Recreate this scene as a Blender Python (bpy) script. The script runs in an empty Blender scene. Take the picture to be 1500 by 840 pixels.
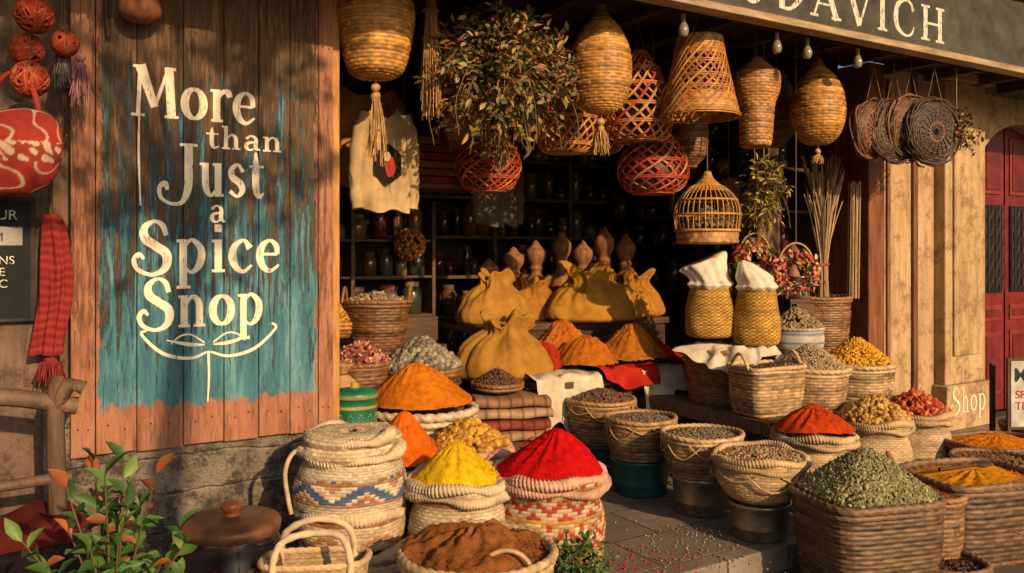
import bpy, math, random, bmesh
import numpy as np
from mathutils import Vector, Matrix
random.seed(5); rng=np.random.default_rng(5)
S=bpy.context.scene
# ------------------------------------------------------------------ helpers
def gridq(nu,nv,wrap=True):
    i=np.arange(nu if wrap else nu-1); j=np.arange(nv-1)
    I,J=np.meshgrid(i,j); I=I.ravel();J=J.ravel(); I2=(I+1)%nu
    return np.stack([J*nu+I,J*nu+I2,(J+1)*nu+I2,(J+1)*nu+I],1)
def rotm(n,r=None):
    q=rng.normal(size=(n,4)); q/=np.linalg.norm(q,axis=1)[:,None]
    w,x,y,z=q.T
    return np.stack([1-2*(y*y+z*z),2*(x*y-z*w),2*(x*z+y*w),2*(x*y+z*w),1-2*(x*x+z*z),2*(y*z-x*w),2*(x*z-y*w),2*(y*z+x*w),1-2*(x*x+y*y)],1).reshape(-1,3,3)
bm=bmesh.new(); bmesh.ops.create_icosphere(bm,subdivisions=2,radius=1)
ICOV=np.array([v.co[:] for v in bm.verts]); ICOT=np.array([[v.index for v in f.verts] for f in bm.faces]); bm.free()
bm=bmesh.new(); bmesh.ops.create_icosphere(bm,subdivisions=1,radius=1)
ICV1=np.array([v.co[:] for v in bm.verts]); ICT1=np.array([[v.index for v in f.verts] for f in bm.faces]); bm.free()
def sn(P,scale,seed=0,octv=3):
    r=np.random.default_rng(int(seed)); out=0; a=1
    for o in range(octv):
        for k in range(4):
            d=r.normal(size=3); d/=np.linalg.norm(d)
            out=out+a*np.sin((P@d)*scale*(.7+.6*r.random())+r.random()*6.28)
        scale*=2.1; a*=.5
    return out/4
def crom(P,n=8):
    P=np.asarray(P,float); Q=np.vstack([2*P[0]-P[1],P,2*P[-1]-P[-2]]); out=[]
    for i in range(1,len(Q)-2):
        for k in range(n):
            t=k/n; a,b,c,d=Q[i-1],Q[i],Q[i+1],Q[i+2]
            out.append(.5*((2*b)+(-a+c)*t+(2*a-5*b+4*c-d)*t*t+(-a+3*b-3*c+d)*t**3))
    out.append(P[-1]); return np.array(out)
def sq(th,p): return 1/(np.abs(np.cos(th))**p+np.abs(np.sin(th))**p)**(1/p) if p!=2 else np.ones_like(th)
class MB:
    def __init__(s): s.V=[];s.Q=[];s.T=[];s.C=[];s.n=0
    def add(s,V,Q=None,T=None,col=(1,1,1)):
        V=np.asarray(V,float).reshape(-1,3);k=len(V)
        if Q is not None: s.Q.append(np.asarray(Q,int).reshape(-1,4)+s.n)
        if T is not None: s.T.append(np.asarray(T,int).reshape(-1,3)+s.n)
        c=np.asarray(col,float)
        if c.ndim==1: c=np.tile(c[:3],(k,1))
        s.V.append(V);s.C.append(c.reshape(-1,3));s.n+=k
    def tube(s,P,r,col,sides=6,closed=False):
        P=np.asarray(P,float);n=len(P);r=np.broadcast_to(r,(n,))
        t=np.gradient(P,axis=0)
        if closed:
            t=np.roll(P,-1,0)-np.roll(P,1,0)
        t/=(np.linalg.norm(t,axis=1)[:,None]+1e-9)
        ref=np.array([0,0,1.]) if abs(t[0][2])<.9 else np.array([1.,0,0])
        u=ref-t[0]*(ref@t[0]);u/=np.linalg.norm(u);U=[u]
        for i in range(1,n):
            u=U[-1]-t[i]*(U[-1]@t[i]);u/=(np.linalg.norm(u)+1e-9);U.append(u)
        U=np.array(U);W=np.cross(t,U);a=np.arange(sides)*2*np.pi/sides
        V=P[:,None]+r[:,None,None]*(U[:,None]*np.cos(a)[None,:,None]+W[:,None]*np.sin(a)[None,:,None])
        Q=gridq(sides,n)
        if closed:
            i=np.arange(sides);i2=(i+1)%sides;b=(n-1)*sides
            Q=np.vstack([Q,np.stack([b+i,b+i2,i2,i],1)])
        s.add(V.reshape(-1,3),Q=Q,col=col)
    def box(s,x0,x1,y0,y1,z0,z1,col=(1,1,1)):
        V=np.array([[x,y,z] for z in(z0,z1) for y in(y0,y1) for x in(x0,x1)],float)
        s.add(V,Q=[[0,2,3,1],[4,5,7,6],[0,1,5,4],[2,6,7,3],[0,4,6,2],[1,3,7,5]],col=col)
    def lathe(s,prof,loc=(0,0,0),col=(1,1,1),seg=24,noise=0,seed=0,folds=0,fa=0,smooth=0,ns=14):
        pr=crom(prof,smooth) if smooth else np.array(prof,float)
        th=np.linspace(0,2*np.pi,seg,endpoint=False)
        R=np.maximum(pr[:,0],1e-4)[:,None]*np.ones(seg)
        if folds:
            q=np.cos(folds*th+np.sin(pr[:,1]*9+seed)[:,None])+.5*np.cos((folds*2+1)*th+seed+np.cos(pr[:,1]*13)[:,None])
            R=R*(1+fa*q)
        V=np.stack([R*np.cos(th),R*np.sin(th),pr[:,1][:,None]*np.ones(seg)],-1).reshape(-1,3)
        if noise:
            d=noise*sn(V,ns,seed); V=V+np.stack([V[:,0]*d,V[:,1]*d,d*.15],1)
        c=np.asarray(col,float)
        if c.ndim==2: c=np.repeat(c,seg,axis=0)
        s.add(V+np.array(loc),Q=gridq(seg,len(pr)),col=c)
    def pieces(s,C,Sc,Co,hi=True,R=None):
        n=len(C);R=rotm(n) if R is None else R
        B,T=(ICOV,ICOT) if hi else (ICV1,ICT1)
        V=np.einsum('nij,nkj->nki',R,B[None]*Sc[:,None,:])+C[:,None]
        k=len(B);Tt=(T[None]+(np.arange(n)*k)[:,None,None]).reshape(-1,3)
        s.add(V.reshape(-1,3),T=Tt,col=np.repeat(Co,k,axis=0))
    def leaves(s,C,D,L,W,Co,fold=.25,curl=.15):
        n=len(C);tx=np.array([0,.25,.55,.8,1.]);hw=np.array([.05,.75,1,.6,.03])*.5
        tem=[]
        for a,b in zip(tx,hw): tem+= [[a,-b,fold*b-curl*a*a],[a,0,-curl*a*a],[a,b,fold*b-curl*a*a]]
        tem=np.array(tem)
        D=D/np.linalg.norm(D,axis=1)[:,None];r=rng.normal(size=(n,3))*.5;Y=np.cross(r,D);Y/=np.linalg.norm(Y,axis=1)[:,None];Z=np.cross(D,Y)
        fl=np.where(Z[:,2]<0,-1,1)[:,None];Z=Z*fl;Y=Y*fl
        L=np.broadcast_to(L,(n,));W=np.broadcast_to(W,(n,))
        V=C[:,None]+tem[None,:,0,None]*(L[:,None,None]*D[:,None])+tem[None,:,1,None]*(W[:,None,None]*Y[:,None])+tem[None,:,2,None]*(L[:,None,None]*Z[:,None])
        q=[]
        for i in range(4):
            for j in range(2): a=i*3+j;q.append([a,a+1,a+4,a+3])
        q=np.array(q);Q=(q[None]+(np.arange(n)*15)[:,None,None]).reshape(-1,4)
        s.add(V.reshape(-1,3),Q=Q,col=np.repeat(Co,15,axis=0))
    def build(s,name,mat,parent=None,smooth=True,bevel=0,sub=0):
        me=bpy.data.meshes.new(name);V=np.vstack(s.V).astype(np.float32);C=np.vstack(s.C)
        Q=np.vstack(s.Q) if s.Q else np.zeros((0,4),int);T=np.vstack(s.T) if s.T else np.zeros((0,3),int)
        me.vertices.add(len(V));me.vertices.foreach_set('co',V.ravel())
        loops=np.concatenate([Q.ravel(),T.ravel()]).astype(np.int32)
        me.loops.add(len(loops));me.loops.foreach_set('vertex_index',loops)
        ls=np.concatenate([np.arange(len(Q))*4,len(Q)*4+np.arange(len(T))*3]).astype(np.int32)
        me.polygons.add(len(ls));me.polygons.foreach_set('loop_start',ls)
        me.update(calc_edges=True)
        me.polygons.foreach_set('use_smooth',np.full(len(ls),smooth,dtype=bool))
        ca=me.color_attributes.new('Col','FLOAT_COLOR','POINT')
        ca.data.foreach_set('color',np.hstack([np.clip(C,0,1),np.ones((len(C),1))]).astype(np.float32).ravel())
        me.materials.append(mat)
        o=bpy.data.objects.new(name,me);S.collection.objects.link(o)
        if parent: o.parent=parent
        if bevel:
            m=o.modifiers.new('b','BEVEL');m.width=bevel;m.segments=2;m.limit_method='ANGLE'
        return o
def G(name,loc=(0,0,0),rz=0):
    e=bpy.data.objects.new(name,None);e.location=loc;e.rotation_euler=(0,0,rz);e.empty_display_size=.1;S.collection.objects.link(e);return e
# ------------------------------------------------------------------ materials
class NB:
    def __init__(s,name):
        s.m=bpy.data.materials.new(name);s.m.use_nodes=True;s.t=s.m.node_tree;s.b=s.t.nodes['Principled BSDF']
    def n(s,ty,**k):
        x=s.t.nodes.new(ty)
        for a,b in k.items(): setattr(x,a,b)
        return x
    def put(s,sock,v):
        if isinstance(v,bpy.types.NodeSocket): s.t.links.new(v,sock)
        elif v is not None:
            try: sock.default_value=v
            except Exception: sock.default_value=tuple(v)+(1,)
    def coord(s,sc=(1,1,1),kind='Object',rot=(0,0,0)):
        c=s.n('ShaderNodeTexCoord');m=s.n('ShaderNodeMapping');m.inputs['Scale'].default_value=sc;m.inputs['Rotation'].default_value=rot
        s.t.links.new(c.outputs[kind],m.inputs[0]);return m.outputs[0]
    def noise(s,scale,vec=None,detail=4,rough=.6,dist=0):
        x=s.n('ShaderNodeTexNoise');x.inputs['Scale'].default_value=scale;x.inputs['Detail'].default_value=detail;x.inputs['Roughness'].default_value=rough;x.inputs['Distortion'].default_value=dist
        s.put(x.inputs['Vector'],vec if vec else s.coord());return x.outputs['Fac']
    def math(s,op,a,b=0,clamp=False):
        x=s.n('ShaderNodeMath',operation=op,use_clamp=clamp);s.put(x.inputs[0],a);s.put(x.inputs[1],b);return x.outputs[0]
    def ramp(s,f,stops,inter='LINEAR'):
        x=s.n('ShaderNodeValToRGB');x.color_ramp.interpolation=inter;e=x.color_ramp.elements
        while len(e)<len(stops): e.new(.5)
        for a,(p,c) in zip(e,stops): a.position=p;a.color=(c,c,c,1) if not hasattr(c,'__len__') else tuple(c)+(1,)
        s.put(x.inputs[0],f);return x.outputs[0]
    def mix(s,f,a,b,mode='MIX'):
        x=s.n('ShaderNodeMix',data_type='RGBA',blend_type=mode);s.put(x.inputs[0],f);s.put(x.inputs[6],a);s.put(x.inputs[7],b);return x.outputs[2]
    def bump(s,h,dist=.003,st=.6):
        x=s.n('ShaderNodeBump');x.inputs['Distance'].default_value=dist;x.inputs['Strength'].default_value=st;s.put(x.inputs['Height'],h);s.put(s.b.inputs['Normal'],x.outputs[0])
    def attr(s): x=s.n('ShaderNodeAttribute',attribute_name='Col');return x.outputs['Color']
    def fin(s,col,rough=.7,spec=.3,metal=0):
        s.put(s.b.inputs['Base Color'],col);s.put(s.b.inputs['Roughness'],rough);s.put(s.b.inputs['Specular IOR Level'],spec);s.put(s.b.inputs['Metallic'],metal);return s.m
def vcm(name,rough=.75,ns=12,na=.35,bs=150,bd=.003,bst=.6,stretch=(1,1,1),metal=0,spec=.3):
    b=NB(name);v=b.coord(stretch)
    n1=b.noise(ns,v,3);f=b.ramp(n1,[(.25,1-na),(.75,1+na*.35)])
    b.bump(b.noise(bs,v,2,.7),bd,bst)
    return b.fin(b.mix(1,b.attr(),f,'MULTIPLY'),rough,spec,metal)
fiber=vcm('wicker_fibre',.5,18,.55,220,.002,.5,spec=.45)
palm=vcm('palm_weave',.85,11,.45,200,.002,.6)
clothm=vcm('cloth',.95,10,.4,320,.002,.7,spec=.1)
powder=vcm('spice_powder',1,30,.38,170,.008,1,spec=.03)
nutm=vcm('nut_shell',.55,60,.4,160,.002,.5)
leafm=vcm('leaf',.5,9,.4,60,.002,.4)
woodm=vcm('wood',.6,3,.65,12,.004,.9,stretch=(8,8,1.2))
woodh=vcm('wood_horizontal',.6,3,.65,12,.004,.9,stretch=(1.2,8,8))
metalm=vcm('zinc',.38,14,.6,90,.0008,.4,metal=.9)
paintm=vcm('enamel_paint',.4,9,.55,60,.001,.3,spec=.5)
glassm=vcm('glass_jar',.10,6,.4,5,.001,.2,spec=.8)
plain=vcm('matte_paint',.8,7,.6,90,.002,.5)
strawm=vcm('straw',.8,30,.4,200,.002,.5)
def plaster(name,c1,c2,c3):
    b=NB(name);v=b.coord()
    n=b.noise(1.6,v,8,.65);n2=b.noise(5,v,8,.8);n3=b.noise(70,v,3);n4=b.noise(2.5,b.coord((4,4,.5)),7,.75)
    c=b.mix(b.ramp(n,[(.35,0),(.65,1)]),c1,c2);c=b.mix(b.ramp(n2,[(.50,0),(.60,.9)]),c,c3);c=b.mix(b.ramp(n4,[(.46,0),(.66,.75)]),c,c3)
    b.bump(b.math('ADD',n2,b.math('MULTIPLY',n3,.4)),.014,.9);return b.fin(c,.9,.2)
cream=plaster('cream_plaster',(.52,.37,.20),(.42,.285,.155),(.23,.14,.08))
oldwall=plaster('old_plaster',(.22,.14,.10),(.13,.085,.065),(.06,.045,.035))
def stone():
    b=NB('rough_stone')
    br=b.n('ShaderNodeTexBrick');dv=b.n('ShaderNodeVectorMath',operation='ADD');nz=b.n('ShaderNodeTexNoise');nz.inputs['Scale'].default_value=5;sc=b.n('ShaderNodeVectorMath',operation='SCALE');sc.inputs['Scale'].default_value=.07
    v=b.coord();b.put(nz.inputs['Vector'],v);b.put(sc.inputs[0],nz.outputs['Color']);b.put(dv.inputs[0],b.coord((1,1,1),rot=(math.pi/2,0,0)));b.put(dv.inputs[1],sc.outputs[0]);b.put(br.inputs['Vector'],dv.outputs[0])
    br.inputs['Scale'].default_value=1;br.inputs['Brick Width'].default_value=.38;br.inputs['Row Height'].default_value=.17;br.inputs['Mortar Size'].default_value=.010;br.inputs['Mortar Smooth'].default_value=1
    br.inputs['Color1'].default_value=(.32,.27,.20,1);br.inputs['Color2'].default_value=(.20,.17,.14,1);br.inputs['Mortar'].default_value=(.16,.13,.10,1)
    n=b.noise(6,v,8,.75);c=b.mix(b.ramp(n,[(.42,0),(.54,1)]),br.outputs[0],(.38,.32,.25));c=b.mix(b.ramp(b.noise(7,v,9,.8),[(.48,0),(.58,.9)]),c,(.08,.065,.055))
    b.bump(b.math('ADD',b.math('MULTIPLY',n,2.2),b.math('MULTIPLY',br.outputs[1],-.3)),.05,1);return b.fin(c,.9,.2)
stonem=stone()
def paving():
    b=NB('paving_slabs');br=b.n('ShaderNodeTexBrick');b.put(br.inputs['Vector'],b.coord())
    br.inputs['Scale'].default_value=1;br.inputs['Brick Width'].default_value=.62;br.inputs['Row Height'].default_value=.40;br.inputs['Mortar Size'].default_value=.007;br.inputs['Mortar Smooth'].default_value=.3
    br.inputs['Color1'].default_value=(.28,.235,.19,1);br.inputs['Color2'].default_value=(.18,.155,.13,1);br.inputs['Mortar'].default_value=(.03,.025,.02,1)
    v=b.coord();n=b.noise(3,v,8,.75);n2=b.noise(40,v,6)
    c=b.mix(b.ramp(n,[(.35,0),(.6,.75)]),br.outputs[0],(.11,.09,.075));c=b.mix(b.ramp(n2,[(.5,0),(.75,.35)]),c,(.34,.29,.23))
    b.bump(b.math('ADD',b.math('MULTIPLY',br.outputs[1],-1.2),b.math('MULTIPLY',n2,.25)),.006,.8)
    return b.fin(c,b.ramp(n,[(.3,.35),(.7,.7)]),.45)
pavem=paving()
def ground():
    b=NB('street_stone');v=b.coord();n=b.noise(2,v,8,.7);n2=b.noise(60,v,5)
    b.bump(b.math('ADD',n,n2),.006,.8);return b.fin(b.ramp(n,[(.3,(.055,.046,.04)),(.7,(.12,.10,.08))]),.8,.3)
groundm=ground()
def boardm():
    b=NB('weathered_painted_planks');v=b.coord()
    st=b.coord((14,14,1.1));grain=b.noise(3.2,st,9,.72,1.2);fine=b.noise(14,b.coord((14,14,.8)),6,.7)
    wood=b.ramp(grain,[(.25,(.03,.016,.009)),(.5,(.115,.065,.034)),(.75,(.30,.18,.09))])
    paint=b.ramp(b.noise(2.4,b.coord((5,5,.9)),8,.75),[(.28,(.02,.085,.125)),(.5,(.06,.20,.26)),(.70,(.21,.41,.45))])
    sep=b.n('ShaderNodeSeparateXYZ');b.put(sep.inputs[0],v);X,Z=sep.outputs[0],sep.outputs[2]
    pn=b.noise(2.6,b.coord((11,11,.8)),10,.82,.4)
    keep=b.math('ADD',pn,b.math('MULTIPLY',b.math('SUBTRACT',1.12,Z),.12))
    m=b.ramp(keep,[(.47,0),(.54,1)])
    c=b.mix(m,wood,paint)
    chip=b.noise(7,b.coord((7,7,1.6)),9,.85);c=b.mix(b.ramp(chip,[(.39,1),(.43,0)]),c,wood)
    e=b.noise(5,b.coord((3,3,1.2)),8,.8);e=b.math('MULTIPLY',b.math('SUBTRACT',e,.5),.16)
    Xe=b.math('ADD',X,e);Ze=b.math('ADD',Z,b.math('MULTIPLY',e,1.6))
    bl=b.math('LESS_THAN',Xe,.115);brr=b.math('GREATER_THAN',Xe,1.11);bb=b.math('LESS_THAN',Ze,.2)
    bord=b.math('MAXIMUM',bl,b.math('MAXIMUM',brr,bb))
    pinkc=b.ramp(b.noise(3,b.coord((6,6,1)),8,.75),[(.3,(.17,.06,.03)),(.52,(.38,.165,.095)),(.78,(.48,.27,.18))])
    bm2=b.math('MULTIPLY',bord,b.ramp(b.noise(3,b.coord((8,8,1.0)),9,.85),[(.38,0),(.43,1)]))
    c=b.mix(bm2,c,pinkc)
    c=b.mix(b.ramp(fine,[(.32,.9),(.42,0)]),c,(.025,.013,.008))
    b.bump(b.math('ADD',b.math('ADD',grain,fine),b.math('MULTIPLY',m,.5)),.007,1)
    return b.fin(c,b.ramp(grain,[(.3,.7),(.7,.42)]),.35)
bdm=boardm()
def wornpaint(name,col,under,th=.40):
    b=NB(name);n=b.noise(30,b.coord((2,2,.6)),8,.75)
    c=b.mix(b.ramp(n,[(th-.04,0),(th+.03,1)]),under,col);b.bump(n,.002,.5);return b.fin(c,.75,.25)
letterm=wornpaint('cream_letter_paint',(.78,.68,.52),(.22,.16,.10),.41)
whitep=wornpaint('white_letter_paint',(.58,.55,.46),(.10,.10,.08),.45)
# ------------------------------------------------------------------ basketry
def weave(mb,prof,N=28,rows=16,amp=.006,col=(.3,.17,.08),var=.5,p=2,ex=1,ey=1,pat=None,wob=0,sub=4,cs=6,loc=(0,0,0),seed=1,sm=5):
    pr=crom(prof,sm) if sm else np.array(prof,float)
    d=np.hypot(*np.diff(pr,axis=0).T);L=np.concatenate([[0],np.cumsum(d)])
    nv=rows*sub+1;nu=N*cs;s=np.linspace(0,L[-1],nv);R=np.interp(s,L,pr[:,0]);Z=np.interp(s,L,pr[:,1])
    dR=np.gradient(R);dZ=np.gradient(Z);l=np.hypot(dR,dZ)+1e-9;nr=dZ/l;nz=-dR/l
    th=np.linspace(0,2*np.pi,nu,endpoint=False);ri=np.minimum(np.arange(nv)//sub,rows-1);f=(np.arange(nv)%sub)/sub
    h=np.sin(np.pi*f);over=.5+.5*np.cos(N*th/2+np.pi*ri[:,None])
    strand=h[:,None]*(.42+.58*over);dd=((th*N/(2*np.pi)+.5)%1-.5);stk=np.exp(-(dd/.16)**2)[None]*(1-over)*.6
    D=amp*np.maximum(strand,stk)
    r=np.random.default_rng(int(seed))
    Rr=(R[:,None]+D*nr[:,None])
    if wob:
        Rr=Rr*(1+wob*(np.sin(2*th+seed)+.7*np.sin(3*th+seed*2+Z[:,None]*9)+.5*np.sin(5*th+Z[:,None]*23)))
    sh=sq(th,p)
    V=np.stack([Rr*np.cos(th)*sh*ex,Rr*np.sin(th)*sh*ey,(Z[:,None]+D*nz[:,None])+0*th],-1)
    if wob: V[...,2]+=wob*.35*(np.sin(2*th+seed)+.6*np.sin(5*th+2*seed))[None]*R.max()*np.linspace(0,1,nv)[:,None]
    ci=((th*N/(2*np.pi)+.5).astype(int))%N
    tab=r.random((rows,N));rowv=r.random(rows)
    base=np.tile(np.array(col,float),(nv,nu,1))
    if pat is not None: base=pat(ri[:,None]+0*ci[None],ci[None]+0*ri[:,None],rows,N,base)
    k=(1+var*.7*(tab[ri][:,ci]-.5)+var*.9*(rowv[ri][:,None]-.5))*(.55+.45*np.clip(D/amp*1.3,0,1))  # last factor paints crevice shade into the strand colour by relief depth
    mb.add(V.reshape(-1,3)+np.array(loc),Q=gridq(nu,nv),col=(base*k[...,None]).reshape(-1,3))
def rim(mb,r,z,a=.014,col=(.3,.17,.08),p=2,ex=1,ey=1,twist=None,seed=0,lump=0,nu=160,loc=(0,0,0),wob=0,zw=0):
    th=np.linspace(0,2*np.pi,nu,endpoint=False);ph=np.linspace(0,2*np.pi,10,endpoint=False)
    tw=int(2*np.pi*r/(a*2.6)) if twist is None else twist
    A=a*(1+.22*np.cos(2*ph[:,None]+tw*th)) if tw else a*np.ones((10,nu))
    if lump: A=A*(1+lump*(np.sin(3*th+seed)+.6*np.sin(7*th+2*seed)+.4*np.sin(13*th)))
    sh=sq(th,p)*(1+wob*(np.sin(2*th+seed)+.7*np.sin(3*th+2*seed)))
    X=(r*sh+A*np.cos(ph)[:,None])*np.cos(th)*ex;Y=(r*sh+A*np.cos(ph)[:,None])*np.sin(th)*ey;Z=z+A*np.sin(ph)[:,None]+zw*(np.sin(2*th+seed)+.5*np.sin(5*th+seed))
    V=np.stack([X,Y,Z+0*X],-1).reshape(-1,3)
    Q=gridq(nu,10);b=9*nu;i=np.arange(nu);Q=np.vstack([Q,np.stack([b+i,b+(i+1)%nu,(i+1)%nu,i],1)])
    c=np.array(col)*(1+.35*(np.random.default_rng(int(seed)).random((10*nu,1))-.5));mb.add(V+np.array(loc),Q=Q,col=c)
def hf(rho,h,pw=1.15,edge=.92,tip=.02):
    return h*np.clip(1-(np.sqrt(rho**2+tip)-math.sqrt(tip))/edge,0,1)**pw
def heap(mb,r,h,z0,col,pw=1.15,nr=56,nt=150,seed=0,p=2,ex=1,ey=1,edge=.92,off=(0,0),rough=1,tip=.02):
    rho=np.linspace(0,1,nr);th=np.linspace(0,2*np.pi,nt,endpoint=False);sh=sq(th,p)
    z=hf(rho,h,pw,edge,tip)
    X=r*rho[:,None]*np.cos(th)*sh*ex;Y=r*rho[:,None]*np.sin(th)*sh*ey
    k=(z/h)[:,None];X=X+k*off[0];Y=Y+k*off[1]
    P=np.stack([X,Y,np.tile(z[:,None],(1,nt))],-1)
    fl=P.reshape(-1,3);n=sn(fl,16,seed,4);n2=sn(fl,150,seed+3,3);env=np.minimum(1,rho*3+.25)[:,None].repeat(nt,1).ravel()
    T=np.tile(th,nr);rv=np.repeat(rho,nt);run=np.sin(T*9+3*np.sin(T*2+seed)+seed)+.6*np.sin(T*17+seed*2+rv*4)
    fl=fl.copy();fl[:,2]+=rough*(n*.015+n2*.0032+run*.004*np.sin(np.clip(rv,0,1)*np.pi))*env;fl[:,2]+=z0
    c=np.array(col)*(1+.13*n[:,None]+.09*n2[:,None])
    mb.add(fl,Q=gridq(nt,nr),col=c)
def chunks(mb,r,h,z0,cols,size,n,shape=(1,.7,.5),pw=.9,seed=0,p=2,ex=1,ey=1,edge=1.0,hi=True,flat=False):
    r_=np.random.default_rng(int(seed));rho=np.sqrt(r_.random(n))*.97;th=r_.random(n)*2*np.pi;sh=sq(th,p)
    z=hf(rho,h,pw,edge)+z0
    C=np.stack([r*rho*np.cos(th)*sh*ex,r*rho*np.sin(th)*sh*ey,z+r_.random(n)*size*.55],1)
    Sc=size*np.array(shape)[None]*(.7+.6*r_.random((n,1)))*(1+.25*(r_.random((n,3))-.5))
    cs=np.array(cols);Co=cs[r_.integers(0,len(cs),n)]*(1+.5*(r_.random((n,1))-.5))
    mb.pieces(C,Sc,Co,hi)
def content(g,kind,r,z,h,p=2,ex=1,ey=1,seed=0,**k):
    mb=MB()
    if kind=='powder':
        heap(mb,r,h,z,k['col'],seed=seed,p=p,ex=ex,ey=ey,pw=k.get('pw',1.1),edge=k.get('edge',.92),off=k.get('off',(0,0)),rough=k.get('rough',1),tip=k.get('tip',.02))
        m2=MB();chunks(m2,r,h,z,[k['col']],.0045,260,(1,.8,.7),k.get('pw',1.1),seed+9,p,ex,ey,edge=k.get('edge',.92),hi=False);mb.V+=m2.V;mb.T+=[m2.T[0]+mb.n];mb.C+=m2.C;mb.n+=m2.n
        mb.build('spice_heap',powder,g)
    else:
        heap(mb,r,h*.95,z-.012,np.array(k['cols'][0])*.45,seed=seed,p=p,ex=ex,ey=ey,pw=k.get('pw',.9),edge=1.0,nr=24,nt=80)
        chunks(mb,r,h,z-.004,k['cols'],k['size'],k['n'],k.get('shape',(1,.7,.5)),k.get('pw',.9),seed,p,ex,ey,hi=k.get('hi',True));mb.build('contents',nutm,g)
BR=(.20,.095,.038);TAN=(.42,.24,.10);GOLD=(.58,.28,.065);PALE=(.56,.39,.21);CREAM=(.62,.48,.31);DK=(.09,.045,.02)
def basket(name,x,y,z0,r,h,col=BR,taper=.84,rows=13,N=26,p=2,ex=1,ey=1,rz=0,amp=.0065,rimc=None,rima=.014,bulge=.03,seed=1,handles=False,**c):
    g=G(name,(x,y,z0),rz);mb=MB()
    prof=[(r*.3,.004),(r*taper*.92,.004),(r*taper,.02),(r*(taper+1)/2*(1+bulge),h*.5),(r,h)]
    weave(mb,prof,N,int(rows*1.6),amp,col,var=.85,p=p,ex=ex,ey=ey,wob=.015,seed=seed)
    rc=rimc or tuple(np.array(col)*1.25)
    rim(mb,r,h,rima,rc,p,ex,ey,seed=seed,wob=.013,zw=.003);rim(mb,r*1.0,h-rima*1.7,rima*.7,rc,p,ex,ey,seed=seed+1,wob=.013,zw=.003)
    r_=np.random.default_rng(int(seed)+70)
    for k in range(14):
        a=r_.random()*6.28;zz=h*r_.uniform(.25,.95);rr_=r*(taper+(1-taper)*zz/h)*1.02*float(sq(np.array([a]),p)[0]);da=r_.uniform(.1,.3)
        mb.tube([(rr_*math.cos(a)*ex,rr_*math.sin(a)*ey,zz),(rr_*1.05*math.cos(a+da*.5)*ex,rr_*1.05*math.sin(a+da*.5)*ey,zz+r_.uniform(-.01,.02)),(rr_*1.07*math.cos(a+da)*ex,rr_*1.07*math.sin(a+da)*ey,zz+r_.uniform(-.03,.03))],.0022,np.array(rc)*r_.uniform(.7,1.3),4)
    if handles:
        for sgn in(-1,1):
            P=[(sgn*r*ex*1.0,a*.09,h+.10*math.cos(a*math.pi/2)-.01) for a in np.linspace(-1,1,14)]
            mb.tube(P,.011,rc,7)
    mb.build('basket_body',fiber,g)
    if c: 
        kk=dict(c);kind=kk.pop('kind');hh=kk.pop('hh');content(g,kind,r*.97,h-.02,hh,p,ex,ey,seed,**kk)
    return g
def pat_blue(ri,ci,rows,N,base):
    v=ri/rows;out=base.copy();z=np.abs((ci%12)-6)
    m=((np.abs(((ri+z)%9)-4)<1.2)&(v>.3)&(v<.72));out[m]=(.08,.12,.22)
    m2=((ri%7==0)&(v>.3));out[m2]=(.34,.19,.11)
    m3=(((ri+z)%9<1.2)&(v>.3)&(v<.72));out[m3]=(.40,.20,.10);return out
def pat_red(ri,ci,rows,N,base):
    out=base.copy();z=np.abs((ci%6)-3)
    m=(((ri+z)%4)<1.6);out[m]=(.44,.06,.03);m=((ri%9)<1);out[m]=(.50,.25,.06);m=(((ri-z)%8)==0);out[m]=(.52,.28,.07);return out
def pat_ochre(ri,ci,rows,N,base):
    out=base.copy();v=ri/rows;z=np.abs((ci%10)-5)
    m=((ri+z)%7<1.5)&(v<.6);out[m]=(.45,.20,.08);m=(ri%11<1.5);out[m]=(.40,.15,.08);return out
def sack(name,x,y,z0,r,h,col=CREAM,pat=None,rows=38,N=64,rimc=None,ra=.024,seed=1,belly=1.0,prof=None,lip=True,**c):
    g=G(name,(x,y,z0),seed*.7);mb=MB()
    pr=prof or [(r*.3,.004),(r*.80,.006),(r*.93*belly,h*.14),(r*1.0*belly,h*.4),(r*.93,h*.68),(r*.86,h*.8),(r*.96,h*.93),(r*.99,h)]
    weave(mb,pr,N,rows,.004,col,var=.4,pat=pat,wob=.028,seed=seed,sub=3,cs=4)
    rc=rimc or col
    if lip:
        rim(mb,r*.97,h,ra,rc,seed=seed,lump=.2,twist=90,nu=360,wob=.026,zw=.013)
        rim(mb,r*.99,h-ra*1.5,ra*.85,tuple(np.array(rc)*.85),seed=seed+2,lump=.25,twist=110,nu=360,wob=.026,zw=.013)
    mb.build('woven_sack_body',palm,g)
    if c:
        kk=dict(c);kind=kk.pop('kind');hh=kk.pop('hh');content(g,kind,r*.95,h-.01,hh,2,1,1,seed,**kk)
    return g
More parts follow.
